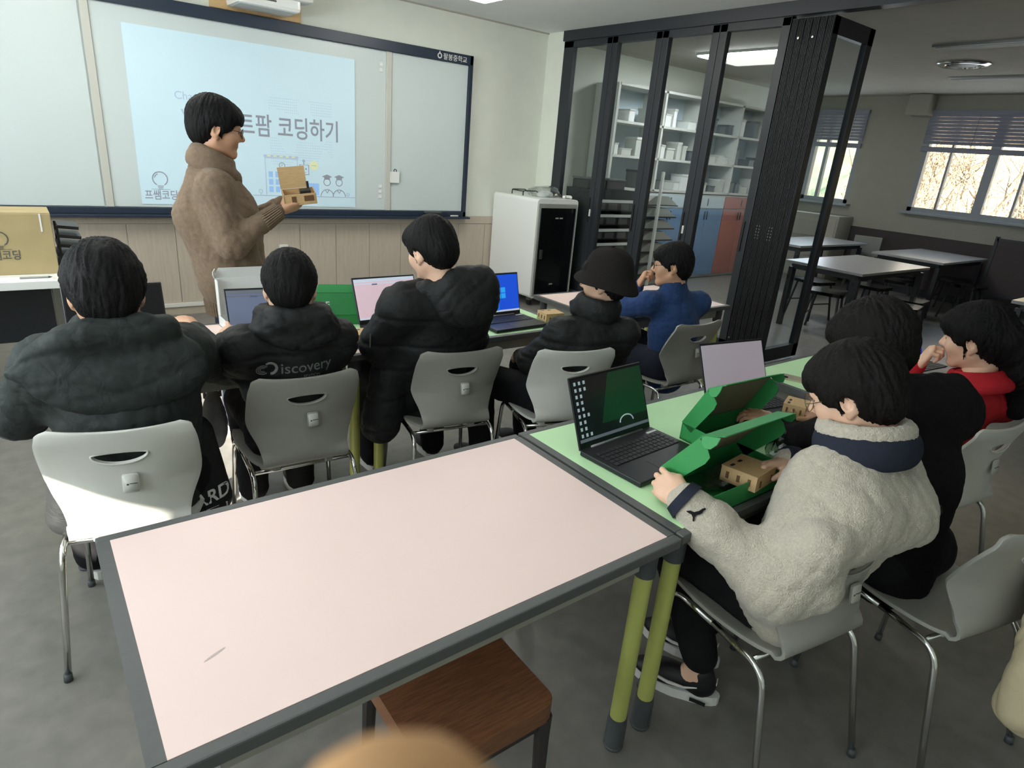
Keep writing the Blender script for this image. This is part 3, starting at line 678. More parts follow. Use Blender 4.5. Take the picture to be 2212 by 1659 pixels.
# ------------------------------------------------------------------ moulded shell chair
def chair_shell():
    prof = [(-.232, .80, .160), (-.231, .793, .184), (-.228, .780, .195), (-.222, .755, .200), (-.213, .715, .202), (-.205, .67, .202), (-.200, .63, .201), (-.198, .60, .196), (-.198, .572, .186),
            (-.199, .545, .174), (-.201, .52, .165), (-.202, .495, .160), (-.198, .470, .159), (-.184, .448, .162), (-.160, .435, .168), (-.125, .429, .177), (-.075, .427, .188), (-.015, .427, .197), (.035, .430, .204), (.085, .435, .207), (.13, .440, .206), (.165, .441, .202), (.19, .436, .194), (.205, .424, .178), (.21, .412, .15)]
    P = []; n = len(prof)
    for j in range(n-1):                       # refine
        for t in (0, .5): P.append([prof[j][k]*(1-t)+prof[j+1][k]*t for k in range(3)])
    P.append(list(prof[-1]))
    arr = np.array(P); arr[1:-1] = arr[1:-1]*.5+(arr[:-2]+arr[2:])*.25; P = arr.tolist()
    NU = 24; v = []; f = []
    for j, (y, z, hw) in enumerate(P):
        back = min(max((z-.47)/.18, 0), 1) if y < -.1 else 0
        for i in range(NU+1):
            u = -1+2*i/NU
            curl = .022+.05*max(0, 1-abs(z-.61)/.16) if z > .45 else 0
            yy = y+curl*min(1, max(0, (z-.455)/.04))*u*u*(1 if y < -.15 else 0); zz = z+(.014*u*u*(1-back) if y > -.16 else 0) + (.010*u*u if z > .78 else 0)
            v.append((u*hw, yy, zz))
    W_ = NU+1
    for j in range(len(P)-1):
        for i in range(NU): f.append([j*W_+i, j*W_+i+1, (j+1)*W_+i+1, (j+1)*W_+i])
    o = link('shell', me_from('shell', v, f, True), 'shell_shaded')
    md = o.modifiers.new('s', 'SOLIDIFY'); md.thickness = .011; md.offset = 0
    out = [(.068*math.cos(R(t)), .028*math.sin(R(t))*(1 if math.sin(R(t)) < 0 else .28)) for t in range(0, 360, 12)]
    cut = link('cutter', MB().prism(out, .2, basis((0, -.12, .722), (1, 0, 0), (0, 0, 1))).mesh('cutter'), None)
    bo = o.modifiers.new('b', 'BOOLEAN'); bo.operation = 'DIFFERENCE'; bo.object = cut; bo.solver = 'EXACT'
    be = o.modifiers.new('e', 'BEVEL'); be.width = .003; be.segments = 2; be.limit_method = 'ANGLE'; be.angle_limit = R(50)
    m = evaluated(o); m.polygons.foreach_set('use_smooth', [True]*len(m.polygons)); m.set_sharp_from_angle(angle=R(50))
    bpy.data.objects.remove(o); bpy.data.objects.remove(cut); m.name = 'shell'
    rim = MB().tube([(p[0]*1.04, -.2185+.024*(p[0]/.2)**2, (.722+p[1]*1.06)) for p in out], .003, 6, closed=True).mesh('handle_rim', True)
    return m, rim
SHELL, RIM = chair_shell()
def tube_mesh(pts, r, n=10): return MB().tube(pts, r, n).mesh('leg', True)
CH = {}
for sx in (-1, 1):
    CH['leg', sx, 1] = tube_mesh(bez([(sx*.213, .215, .008), (sx*.19, .19, .412), (sx*.187, .02, .409)], .06, 7), .0095)
    CH['leg', sx, -1] = tube_mesh(bez([(sx*.213, -.255, .008), (sx*.19, -.165, .405), (sx*.187, .02, .409)], .06, 7), .0095)
    for sy, yy in ((1, .215), (-1, -.255)): CH['glide', sx, sy] = MB().cyl((sx*.2135, yy, 0), (sx*.213, yy-.002*sy, .025), .0125, .0115, n=12).mesh('glide', True)
CH['bar1'] = MB().tube([(-.187, -.12, .398), (.187, -.12, .398)], .008, 8).mesh('crossbar', True)
CH['bar2'] = MB().tube([(-.187, .12, .402), (.187, .12, .402)], .008, 8).mesh('crossbar', True)
CH['badge'] = MB().prism(rrect(.044, .058, .008), .004, basis((.018, -.2165, .628), (1, 0, 0), (0, .16, .987))).mesh('badge_frame', True)
CH['sticker'] = MB().prism(rrect(.036, .048, .006), .002, basis((.018, -.2205, .628), (1, 0, 0), (0, .16, .987))).mesh('badge', True)
CH['mark'] = MB().box((.01, -.2228, .626), (.006, .001, .005)).box((.025, -.2228, .628), (.02, .001, .0025)).mesh('badge_print')
CH['clip'] = MB().box((0, 0, 0), (.03, .03, .03), ch=.006).mesh('clip')
def chair(x, y, rz, white, label):  # white picks the tone with light painted in
    c = thing('shell_chair', label, 'chair', (x, y, 0), R(rz), 'moulded shell chairs')
    sm = 'shell_lit' if white else 'shell_shaded'
    s = link('shell', SHELL, sm, c); link('handle_rim', RIM, sm, s)
    b = link('badge_frame', CH['badge'], sm, s); link('badge', CH['sticker'], 'badge', s); link('badge_print', CH['mark'], 'ink', s)
    for sx in (-1, 1):
        for sy in (-1, 1):
            l = link('leg', CH['leg', sx, sy], 'chrome', c); link('glide', CH['glide', sx, sy], 'leg_socket', l)
    link('crossbar', CH['bar1'], 'chrome', c); link('crossbar', CH['bar2'], 'chrome', c)
    for sx in (-1, 1): link('clip', CH['clip'], sm, c, loc=(sx*.1, -.12, .412))
    return c
chair(.178, 2.125, -12.6, True, 'shell chair in painted lit tone, struck by sunlight, under the student at the pink table end')
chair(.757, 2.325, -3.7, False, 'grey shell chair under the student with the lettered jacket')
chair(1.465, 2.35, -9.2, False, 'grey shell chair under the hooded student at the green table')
chair(1.985, 2.15, -18, True, 'shell chair in painted lit tone under the student in the bucket hat')
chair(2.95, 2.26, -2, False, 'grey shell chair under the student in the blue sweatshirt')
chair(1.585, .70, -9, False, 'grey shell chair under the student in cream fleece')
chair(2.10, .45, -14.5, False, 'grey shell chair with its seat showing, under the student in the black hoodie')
chair(2.875, .775, -9, True, 'shell chair in painted lit tone under the student in the red jacket')

# ------------------------------------------------------------------ wooden stool under the near table
st = thing('wooden_stool', 'brown wooden stool with dark frame tucked under the empty pink table', 'stool', (.655, .93, 0), R(-1))
MB().prism(rrect(.34, .34, .035), .05, Matrix.Translation((0, 0, .40))).obj('seat', 'stool_wood', st, smooth=True)
for sx in (-1, 1):
    for sy in (-1, 1):
        MB().tube([(sx*.145, sy*.145, .40), (sx*.15, sy*.15, .33), (sx*.155, sy*.16, 0)], [.026, .018, .013], 8).obj('leg', 'stool_frame', st, smooth=True)
for sy in (-1, 1): MB().box((0, sy*.148, .385), (.3, .02, .032)).obj('seat_rail', 'stool_frame', st); MB().box((sy*.148, 0, .385), (.02, .3, .032)).obj('seat_rail', 'stool_frame', st)

# ------------------------------------------------------------------ teacher's desk with carton
dk = thing('teacher_desk', 'white-topped desk carrying the cardboard carton', 'desk', (-.5, 4.62, 0))
MB().box((0, 0, .707), (1.4, .62, .046), ch=.004).obj('desktop', 'white_gloss', dk)
for sx in (-1, 1):
    for sy in (-1, 1): MB().box((sx*.62, sy*.27, .342), (.045, .045, .684)).obj('leg', 'steel', dk)
MB().box((0, .24, .45), (1.2, .02, .42)).obj('modesty_panel', 'dark_frame', dk)
for sx in (-1, 1): MB().box((sx*.62, 0, .6), (.035, .54, .035)).obj('side_rail', 'steel', dk)
bx = thing('cardboard_carton', 'tall cardboard carton printed with a bulb logo on the white desk', 'box', (-.1, 4.66, .73))
MB().box((0, 0, .17), (.5, .3, .34), ch=.003).obj('body', 'cardboard', bx)
for sy in (-1, 1): MB().box((0, sy*.075, .342), (.498, .145, .004)).obj('top_flap', 'cardboard', bx)
MB().box((.2, -.152, .29), (.008, .002, .1)).obj('tape', 'paper', bx)
bulb_logo(basis((.0, -.1515, .15), (1, 0, 0), (0, 0, 1)), 'ink', bx, .7)
tag(MB().add([(.16, 4.42, .731), (.22, 4.42, .731), (.21, 4.45, .77), (.2, 4.40, .76), (.17, 4.44, .755)], [[0, 1, 3], [1, 2, 3], [0, 3, 4], [3, 2, 4], [0, 4, 2, 1]]).obj('paper_scrap', 'paper'), 'torn white paper scrap beside the cardboard carton', 'paper')
tag(MB().box((-.1, 4.38, .7315), (.42, .1, .003)).obj('paper_sheet', 'paper'), 'white paper sheet on the desk in front of the carton', 'paper')
o = thing('desk_pen', 'grey pen lying on the paper in front of the carton', 'pen', (.04, 4.375, .739)); MB().cyl((-.08, 0, 0), (.05, 0, 0), .006, n=8).obj('barrel', 'bin_grey', o); MB().cyl((.05, 0, 0), (.068, 0, 0), .006, .001, n=8).obj('tip', 'metal_dark', o)
o = thing('letter_tray', 'black louvred letter tray on the desk behind the carton', 'tray', (.23, 4.72, .73))
for k in range(5): MB().box((0, 0, .03+.055*k), (.16-.014*k, .24, .018), Matrix.Rotation(R(6), 4, 'Y')).obj('tier', 'black_plastic', o)
for sy in (-1, 1): MB().box((-.055, sy*.11, .13), (.012, .012, .26)).obj('upright', 'black_plastic', o)
o = tag(MB().tube(bez([(-.7, 3.9, .012), (-.25, 4.15, .012), (.0, 4.0, .02), (.25, 3.7, .012), (.1, 3.5, .012)], .1), .014, 7).obj('floor_cable', 'cable', smooth=True), 'thick dark cable lying on the floor by the white desk', 'cable')

# ------------------------------------------------------------------ laptops
def screen_mat(name, col, es):
    return mat(name, col, .25, emit=col, es=es, var=.02, scale=8)
screen_mat('scr_black', (8, 9, 12), .2); screen_mat('scr_dark', (18, 22, 24), .45); screen_mat('scr_grey', (92, 100, 122), .5); screen_mat('scr_pink', (206, 180, 190), .62); screen_mat('scr_lav', (150, 142, 150), .55)
screen_mat('scr_blue', (22, 70, 190), .9); screen_mat('scr_lblue', (40, 150, 220), .8); screen_mat('scr_violet', (52, 42, 140), .8); screen_mat('scr_white', (205, 210, 220), .7); screen_mat('scr_text', (70, 80, 120), .5); screen_mat('scr_bar', (190, 200, 215), .6); screen_mat('scr_icon', (150, 165, 170), .5)
KEYS = None
def keys_mesh():
    mb = MB()
    for r in range(5):
        x = -.16
        for k in range(15):
            wk = .0195 if not (r == 4 and 4 <= k <= 8) else .0195
            mb.box((x+.0107, -.052-.0185*r, .0192), (.0175, .0155, .002)); x += .0213
    return mb.mesh('keyboard')
KEYS = keys_mesh()
LB = MB().box((0, -.122, .009), (.36, .244, .017), ch=.004).mesh('base')
LP = MB().prism(rrect(.105, .066, .004), .0006, Matrix.Translation((0, -.19, .0176))).mesh('touchpad')
LS = MB().box((0, .004, .118), (.36, .007, .236), ch=.003).mesh('lid')
LSC = MB().box((0, -.0002, .124), (.344, .0016, .204)).mesh('screen')
LHB = MB().cyl((-.13, 0, .017), (.13, 0, .017), .0055, n=8).mesh('hinge', True)
LST = MB().box((.145, -.03, .0182), (.05, .01, .0016)).mesh('label_sticker')
def laptop(x, y, rz, tilt, scr, label, deco=None):
    o = thing('laptop', label, 'laptop', (x, y, TH+.001), R(rz), 'black laptops')
    b = link('base', LB, 'laptop_body', o); k = link('keyboard', KEYS, 'keys', b); k['kind'] = 'stuff'; link('touchpad', LP, 'black_plastic', b); link('hinge', LHB, 'hinge', o); link('label_sticker', LST, 'white_plastic', b)
    l = link('lid', LS, 'laptop_body', o, loc=(0, 0, .014), rot=(R(-tilt), 0, 0)); s = link('screen', LSC, scr, l)
    if deco: deco(l)
    return o
SM = lambda x, z: basis((x, -.0014, z), (1, 0, 0), (0, 0, 1))
def rect(par, x, z, wd, h, m, name): return MB().box((x, -.0014, z), (wd, .0008, h)).obj(name, m, par)
def deco_dark(l):
    mb = MB()
    for c in range(3):
        for r in range(9):
            if c < 2 or r in (0, 1, 5, 8): mb.box((-.158+.021*c, -.0014, .212-.021*r), (.009, .0008, .011))
    mb.obj('desktop_icons', 'scr_icon', l, kind='stuff')
    MB().prism([(-.06, 0), (.17, 0), (.17, .16), (.0, .16)], .0006, SM(0, .065)).obj('green_reflection', 'scr_green', l)  # green reflection painted onto the dark screen
    rect(l, 0, .028, .344, .01, 'scr_bar2', 'taskbar')
    ring2 = [(.06+.034*math.cos(R(t)), -.0018, .05+.022*math.sin(R(t))) for t in range(0, 181, 15)]; MB().tube(ring2, .0025, 4).obj('wallpaper_arch', 'scr_icon', l)
screen_mat('scr_green', (16, 50, 30), .5); screen_mat('scr_bar2', (90, 96, 104), .5)
def deco_browser(txt, tm, bar):
    def f(l):
        rect(l, 0, .218, .344, .016, bar, 'tab_bar'); rect(l, 0, .2, .344, .006, bar, 'address_bar'); rect(l, -.06, .197, .03, .007, tm, 'bookmark')
        if txt: lettering(txt, .03, SM(-.01, .128), tm, l, bold=.01, name='logo_text'); rect(l, .06, .1, .16, .012, bar, 'search_box')
        rect(l, 0, .027, .344, .009, bar, 'taskbar')
    return f
def deco_win(l):
    MB().prism([(-.12, -.09), (.06, -.09), (.06, .05), (-.12, .09)], .0006, SM(-.03, .12)).obj('wallpaper_glow', 'scr_lblue2', l)
    for a in (0, 1):
        for b in (0, 1): rect(l, .03+.034*a, .11+.032*b, .03, .028, 'scr_lblue', 'window_logo')
    rect(l, 0, .027, .344, .01, 'scr_bar', 'taskbar')
screen_mat('scr_lblue2', (26, 104, 206), .9)
laptop(.27, 2.97, -2, 20, 'scr_black', 'black laptop with a blank dark screen in front of the sunlit chair')
laptop(.835, 2.77, -6, 28, 'scr_grey', 'black laptop showing a dim search page in front of the lettered jacket', deco_browser('Google', 'scr_text', 'scr_bar2'))
laptop(1.455, 2.85, 3, 22, 'scr_pink', 'black laptop showing a pale pink browser page', deco_browser(None, 'scr_text', 'scr_bar'))
laptop(2.045, 2.75, 2, 14, 'scr_blue', 'black laptop showing a bright blue desktop screen', deco_win)
laptop(1.488, 1.272, 3.5, 22, 'scr_dark', 'black laptop with a dark desktop of icons beside the empty pink table', deco_dark)
laptop(2.245, 1.315, -9, 24, 'scr_lav', 'black laptop showing a dull lilac screen behind the green boxes')
laptop(3.6, 1.22, -6, 22, 'scr_violet', 'black laptop with a violet screen in front of the student in red')

# ------------------------------------------------------------------ kit boxes
def kit_box(x, y, rz, L_, W_, H_, openang, label, m='green_card', inner='card_inside', dark='green_dark_card', flap=35, z=TH, txt=None):
    o = thing('kit_box', label, 'box', (x, y, z), R(rz)); t = .003
    mb = MB(); mb.box((0, 0, t/2), (L_, W_, t)); mb.obj('base', dark, o)
    for nm, c, d in (('side_wall', (-L_/2+t/2, 0, H_/2), (t, W_, H_)), ('side_wall', (L_/2-t/2, 0, H_/2), (t, W_, H_)), ('front_wall', (0, -W_/2+t/2, H_/2), (L_, t, H_)), ('back_wall', (0, W_/2-t/2, H_/2), (L_, t, H_))): MB().box(c, d).obj(nm, m, o)
    # lid hinged on the back wall
    ld = link('lid', MB().box((0, -W_/2, t/2), (L_, W_, t)).mesh('lid'), m, o, loc=(0, W_/2, H_), rot=(R(-openang), 0, 0))
    MB().box((0, -W_/2, -.0006), (L_-.004, W_-.004, .001)).obj('lid_lining', inner, ld)
    for s in (-1, 1):
        out = [(0, 0), (-W_*.96, 0), (-W_*.98, -H_*.5), (-W_*.93, -H_*.86), (-W_*.8, -H_*.95), (0, -H_*.8)]
        MB().prism([(p[0], p[1]) for p in out], t, basis((s*(L_/2-t/2)-t/2, 0, 0), (0, 1, 0), (0, 0, 1))).obj('lid_side_flap', m, ld)
    ff = link('lid_front_flap', MB().prism([(-L_/2, 0), (L_/2, 0), (L_/2-.02, -H_*.95), (-L_/2+.02, -H_*.95)], t).mesh('lid_front_flap'), m, ld, loc=(0, -W_, t), rot=(R(flap), 0, 0))
    for s in (-1, 1):
        ear = [(0, 0), (s*.02, -.004), (s*.034, -.02), (s*.034, -.036), (s*.02, -H_*.8), (0, -H_*.9)]
        if s < 0: ear = ear[::-1]
        MB().prism(ear, t, Matrix.Translation((s*(L_/2-.006), 0, 0)) @ Matrix.Rotation(R(s*60), 4, 'Y')).obj('ear', m, ff)
    return o
kit_box(1.56, .905, 0, .375, .185, .065, 52, 'open green kit box held by the student in cream fleece')
kit_box(1.885, 1.1, -3, .34, .17, .06, 62, 'open green kit box lying in front of the lilac-screen laptop')
gb = kit_box(1.225, 2.99, 162, .22, .11, .05, 66, 'open green kit box behind the lettered-jacket student', flap=20)
lettering('2F', .045, basis((.085, -.035, .0034), (-1, 0, 0), (0, -1, 0)), 'white_ink', [c for c in gb.children if c.name.startswith('lid')][0], bold=.012)
kit_box(.86, 3.04, 0, .34, .17, .05, 96, 'open white kit box standing behind the laptop with the search page', m='white_gloss', inner='paper', dark='paper', flap=8)
def bagged(x, y, z, sx, sy, h, seed, label):
    o = thing('parts_bag', label, 'bag', (x, y, z), 0, 'clear bags of parts'); link('film', crumple(0, 0, sx, sy, h, seed=seed, amp=.5), 'plastic_film', o)
    rs = random.Random(seed)
    for k in range(6):
        a = rs.uniform(-.5, .5)*sx; b = rs.uniform(-.5, .5)*sy
        MB().box((a, b, h*.3), (.018, .012, .008), Matrix.Rotation(rs.uniform(0, 3), 4, 'Z')).obj('electronic_part', rs.choice(('metal_dark', 'steel', 'leg_socket', 'coat_beige')), o)
bagged(1.6, .9, TH+.004, .11, .06, .05, 11, 'clear bag of parts inside the box held by the student in fleece')
bagged(1.9, 1.09, TH+.004, .1, .05, .05, 12, 'clear bag of parts inside the box before the lilac-screen laptop')
bagged(1.93, .92, TH+.002, .075, .055, .08, 13, 'clear crumpled parts bag lying between the two green boxes and the student in black')
def wood_box(x, y, z, rz, label, L_=.1, W_=.085, H_=.05, rot=None):
    o = thing('wooden_box', label, 'box', (x, y, z), R(rz))
    if rot: o.rotation_euler = rot
    t = .003
    MB().box((0, 0, H_/2), (L_-.002, W_-.002, H_-.004)).obj('body', 'wood_ply', o)
    MB().box((0, 0, H_-t/2), (L_, W_, t)).obj('top_plate', 'wood_ply', o)
    for px in (-.62, .1): MB().prism(rrect(.022, .009, .0025), .0006, Matrix.Translation((px*L_/2, W_*.3, H_))).obj('slot', 'metal_dark', o)
    for s in (-1, 1):
        for k in range(3): MB().box((s*L_/2*.99, (k-1)*W_*.3, H_*.5), (.003, W_*.08, H_*.4)).obj('burnt_joint', 'wood_burnt', o)
        MB().box((s*L_*.28, -W_/2*.995, H_*.4), (.008, .003, H_*.4)).obj('burnt_joint', 'wood_burnt', o)
    return o
wood_box(1.175, 2.63, TH, -8, 'small wooden kit box near the elbow of the hooded student', .12, .11, .05)
wood_box(2.335, 2.62, TH, -8, 'small wooden kit box beside the blue-screen laptop', .12, .1, .05)
o = thing('smartphone', 'gold smartphone lying face down on the green table', 'phone', (2.765, 1.345, TH+.0002), R(22))
MB().prism(rrect(.072, .148, .012), .008).obj('body', 'phone_back', o, smooth=True); MB().prism(rrect(.024, .024, .006), .0015, Matrix.Translation((-.018, .055, .008))).obj('camera_bump', 'black_gloss', o)
o = thing('cup', 'grey cup on the green table beside the charging cabinet end', 'cup', (2.31, 3.08, TH)); MB().lathe([(.024, 0), (.03, .005), (.034, .075), (.031, .075), (.028, .01), (.001, .008)], n=20).obj('body', 'grey_cloth', o, smooth=True); MB().lathe([(.001, .06), (.031, .062), (.001, .0625)], n=16).obj('drink', 'metal_dark', o)
# ================================================================== ORGANIC SHAPES (distance fields meshed by surface nets)
V3 = lambda *a: np.array(a, float)
def cap(a, b, ra, rb=None, k=.03, op='u', n=None, s=1, rip=None):
    return dict(t='cap', a=np.array(a, float), b=np.array(b, float), ra=ra, rb=ra if rb is None else rb, k=k, op=op, n=n, s=s, rip=rip)
def ell(c, r, rot=None, k=.03, op='u'):
    return dict(t='ell', c=np.array(c, float), r=np.array(r, float), rot=np.eye(3) if rot is None else np.array(rot), k=k, op=op)
def rbox(c, h, rot=None, rd=.01, k=.02, op='u'):
    return dict(t='box', c=np.array(c, float), h=np.array(h, float), rot=np.eye(3) if rot is None else np.array(rot), rd=rd, k=k, op=op)
def tor(c, Rx, Ry, r, rot=None, k=.02, op='u', rz=None):
    return dict(t='tor', c=np.array(c, float), Rx=Rx, Ry=Ry, r=r, rz=rz or r, rot=np.eye(3) if rot is None else np.array(rot), k=k, op=op)
def chain(pts, rads, **kw):
    return [cap(pts[i], pts[i+1], rads[i], rads[i+1], **kw) for i in range(len(pts)-1)]
def xf(prims, M4):
    """transform primitives by a rigid matrix (with uniform scale)"""
    A = np.array(M4)[:3, :3]; t = np.array(M4)[:3, 3]; sc = np.cbrt(np.linalg.det(A)); Q = A/sc; out = []
    for p in prims:
        q = dict(p); q['k'] = p['k']*sc
        if p['t'] == 'cap':
            q['a'] = A@p['a']+t; q['b'] = A@p['b']+t; q['ra'] = p['ra']*sc; q['rb'] = p['rb']*sc
            if p['n'] is not None: q['n'] = Q@np.array(p['n'], float)
        else:
            q['c'] = A@p['c']+t; q['rot'] = Q@p['rot']
            for key in ('r', 'h'):
                if key in q: q[key] = q[key]*sc
            for key in ('Rx', 'Ry', 'rz', 'rd'):
                if key in q: q[key] = q[key]*sc
        out.append(q)
    return out
def bounds(p):
    if p['t'] == 'cap':
        r = max(p['ra'], p['rb'])*1.1; return np.minimum(p['a'], p['b'])-r, np.maximum(p['a'], p['b'])+r
    if p['t'] == 'ell': e = np.abs(p['rot'])@p['r']
    elif p['t'] == 'box': e = np.abs(p['rot'])@(p['h']+p['rd'])
    else: e = np.abs(p['rot'])@np.array((p['Rx']+p['r'], p['Ry']+p['r'], p['rz']))
    return p['c']-e, p['c']+e
def evalp(p, X, Y, Z):
    if p['t'] == 'cap':
        a, b = p['a'], p['b']; ab = b-a; L2 = float(ab@ab)+1e-12
        dx, dy, dz = X-a[0], Y-a[1], Z-a[2]
        if p['n'] is not None:
            n = np.array(p['n'], float); n /= np.linalg.norm(n); e = (dx*n[0]+dy*n[1]+dz*n[2])*(p['s']-1); dx = dx+e*n[0]; dy = dy+e*n[1]; dz = dz+e*n[2]
        t = np.clip((dx*ab[0]+dy*ab[1]+dz*ab[2])/L2, 0, 1)
        d = np.sqrt((dx-t*ab[0])**2+(dy-t*ab[1])**2+(dz-t*ab[2])**2); r = p['ra']+(p['rb']-p['ra'])*t
        if p['rip']: r = r+p['rip'][0]*(np.abs(np.sin(PI*p['rip'][1]*t))-.6)
        return d-r
    q = p['rot']; dx, dy, dz = X-p['c'][0], Y-p['c'][1], Z-p['c'][2]
    x = dx*q[0, 0]+dy*q[1, 0]+dz*q[2, 0]; y = dx*q[0, 1]+dy*q[1, 1]+dz*q[2, 1]; z = dx*q[0, 2]+dy*q[1, 2]+dz*q[2, 2]
    if p['t'] == 'ell':
        r = p['r']; k0 = np.sqrt((x/r[0])**2+(y/r[1])**2+(z/r[2])**2); k1 = np.sqrt((x/r[0]**2)**2+(y/r[1]**2)**2+(z/r[2]**2)**2)+1e-9
        return k0*(k0-1)/k1
    if p['t'] == 'box':
        h = p['h']; ax, ay, az = np.abs(x)-h[0], np.abs(y)-h[1], np.abs(z)-h[2]
        return np.sqrt(np.maximum(ax, 0)**2+np.maximum(ay, 0)**2+np.maximum(az, 0)**2)+np.minimum(np.maximum(ax, np.maximum(ay, az)), 0)-p['rd']
    m = math.sqrt(p['Rx']*p['Ry']); rr = np.sqrt((x/p['Rx'])**2+(y/p['Ry'])**2)+1e-9
    return np.sqrt(((rr-1)*m)**2+(z*p['r']/p['rz'])**2)-p['r']
def sdf_mesh(prims, res):
    lo = np.min([bounds(p)[0] for p in prims if p['op'] == 'u'], 0)-3*res; hi = np.max([bounds(p)[1] for p in prims if p['op'] == 'u'], 0)+3*res
    nn = np.ceil((hi-lo)/res).astype(int)+1
    ax = [lo[i]+res*np.arange(nn[i]) for i in range(3)]
    D = np.full(nn, .08, np.float32)
    for p in prims:
        a, b = bounds(p); m = p['k']+3*res+(.03 if p['op'] == 'u' else 0)
        i0 = np.clip(((a-m-lo)/res).astype(int), 0, nn-1); i1 = np.clip(((b+m-lo)/res).astype(int)+2, 1, nn)
        if np.any(i1 <= i0): continue
        sl = tuple(slice(i0[i], i1[i]) for i in range(3))
        X = ax[0][sl[0]][:, None, None]; Y = ax[1][sl[1]][None, :, None]; Z = ax[2][sl[2]][None, None, :]
        d = evalp(p, X, Y, Z); c = D[sl]; k = p['k']
        if p['op'] == 'u': h = np.maximum(k-np.abs(c-d), 0)/k; D[sl] = np.minimum(c, d)-h*h*k*.25
        else: d = -d; h = np.maximum(k-np.abs(c-d), 0)/k; D[sl] = np.maximum(c, d)+h*h*k*.25
    return nets(D, lo, res)
def nets(D, lo, res):
    ins = (D < 0).astype(np.int8); c = np.zeros(np.array(D.shape)-1, np.int8)
    offs = [(i, j, k) for i in (0, 1) for j in (0, 1) for k in (0, 1)]
    S3 = c.shape
    for o in offs: c += ins[o[0]:o[0]+S3[0], o[1]:o[1]+S3[1], o[2]:o[2]+S3[2]]
    act = (c > 0) & (c < 8); ci = np.argwhere(act); idx = np.full(S3, -1, np.int64); idx[act] = np.arange(len(ci))
    pos = np.zeros((len(ci), 3)); cnt = np.zeros(len(ci))
    for o in offs:
        for axs in range(3):
            if o[axs]: continue
            o1 = list(o); o1[axs] = 1
            d0 = D[ci[:, 0]+o[0], ci[:, 1]+o[1], ci[:, 2]+o[2]]; d1 = D[ci[:, 0]+o1[0], ci[:, 1]+o1[1], ci[:, 2]+o1[2]]
            m = (d0 < 0) != (d1 < 0); t = d0[m]/(d0[m]-d1[m]); pp = np.tile(np.array(o, float), (m.sum(), 1)); pp[:, axs] += t; pos[m] += pp; cnt[m] += 1
    v = lo+res*(ci+pos/np.maximum(cnt, 1)[:, None]); F = []
    for axs in range(3):
        b, g = [(1, 2), (2, 0), (0, 1)][axs]
        A0 = [slice(None)]*3; A1 = [slice(None)]*3; A0[axs] = slice(0, -1); A1[axs] = slice(1, None)
        s0 = ins[tuple(A0)]; s1 = ins[tuple(A1)]; e = np.argwhere(s0 != s1)
        ok = (e[:, b] > 0) & (e[:, g] > 0) & (e[:, b] < S3[b]) & (e[:, g] < S3[g]); e = e[ok]
        q = []
        for db, dg in ((-1, -1), (0, -1), (0, 0), (-1, 0)):
            w_ = e.copy(); w_[:, b] += db; w_[:, g] += dg; q.append(idx[w_[:, 0], w_[:, 1], w_[:, 2]])
        q = np.stack(q, 1); fl = s0[e[:, 0], e[:, 1], e[:, 2]] == 0; q[fl] = q[fl][:, ::-1]; F.append(q)
    return v, np.concatenate(F)
def np_mesh(name, v, f):
    m = bpy.data.meshes.new(name); m.vertices.add(len(v)); m.vertices.foreach_set('co', np.ascontiguousarray(v, np.float32).ravel())
    m.loops.add(f.size); m.loops.foreach_set('vertex_index', f.ravel().astype(np.int32)); m.polygons.add(len(f))
    m.polygons.foreach_set('loop_start', np.arange(0, f.size, 4, dtype=np.int32)); m.polygons.foreach_set('use_smooth', np.ones(len(f), bool))
    m.update(calc_edges=True); m.validate(); return m
def vnormals(v, f):
    n = np.zeros_like(v); fn = np.cross(v[f[:, 2]]-v[f[:, 0]], v[f[:, 3]]-v[f[:, 1]])
    for i in range(4): np.add.at(n, f[:, i], fn)
    return n/(np.linalg.norm(n, axis=1)[:, None]+1e-12)
def folds(v, seed, amp, freq, dirs=5, ridge=True, mask=None, ax=None):
    """soft creases: ridged sines along random directions"""
    rs = np.random.RandomState(seed); d = np.zeros(len(v))
    for i in range(dirs):
        k = rs.randn(3); k /= np.linalg.norm(k)
        if ax is not None: k = k*.35+np.array(ax)*rs.choice((-1, 1)); k /= np.linalg.norm(k)
        f = freq*rs.uniform(.7, 1.5); w = rs.randn(3); w /= np.linalg.norm(w)
        s = np.sin(v@k*f+rs.rand()*6+1.6*np.sin(v@w*f*.45+rs.rand()*6))
        d += (1-np.abs(s))**2 if ridge else s
    return amp*d/dirs
def organic(name, prims, res, m, parent, base, fold=(), smooth_it=0, extra=None):
    v, f = sdf_mesh(prims, res)
    if fold or extra is not None:
        n = vnormals(v, f); d = np.zeros(len(v))
        for F_ in fold: d += folds(v, **F_)
        if extra is not None: d += extra(v, n)
        v = v+n*d[:, None]
    return link(name, np_mesh(name, v-np.array(base), f), m, parent)
def quilt(pitch, amp=.006, width=.009, seed=0, z0=0):
    """stitched channels running round a padded garment"""
    rs = np.random.RandomState(seed); k1, k2 = rs.randn(3)*7, rs.randn(3)*16
    def f(v, n):
        z = v[:, 2]+.008*np.sin(v@k1)+.004*np.sin(v@k2)-z0; q = (z+pitch/2) % pitch-pitch/2
        return -amp*np.exp(-(q/width)**2)+amp*.5*np.abs(np.cos(PI*z/pitch))*0
    return f
def rotm(rz=0, rx=0, ry=0): return (Matrix.Rotation(R(rz), 3, 'Z') @ Matrix.Rotation(R(rx), 3, 'X') @ Matrix.Rotation(R(ry), 3, 'Y'))
def headM(pos, rz, pitch=0, roll=0, s=1.0):
    """pitch > 0 looks down"""
    return Matrix.Translation(Vector(pos)) @ rotm(rz, -pitch, roll).to_4x4() @ Matrix.Scale(s, 4)
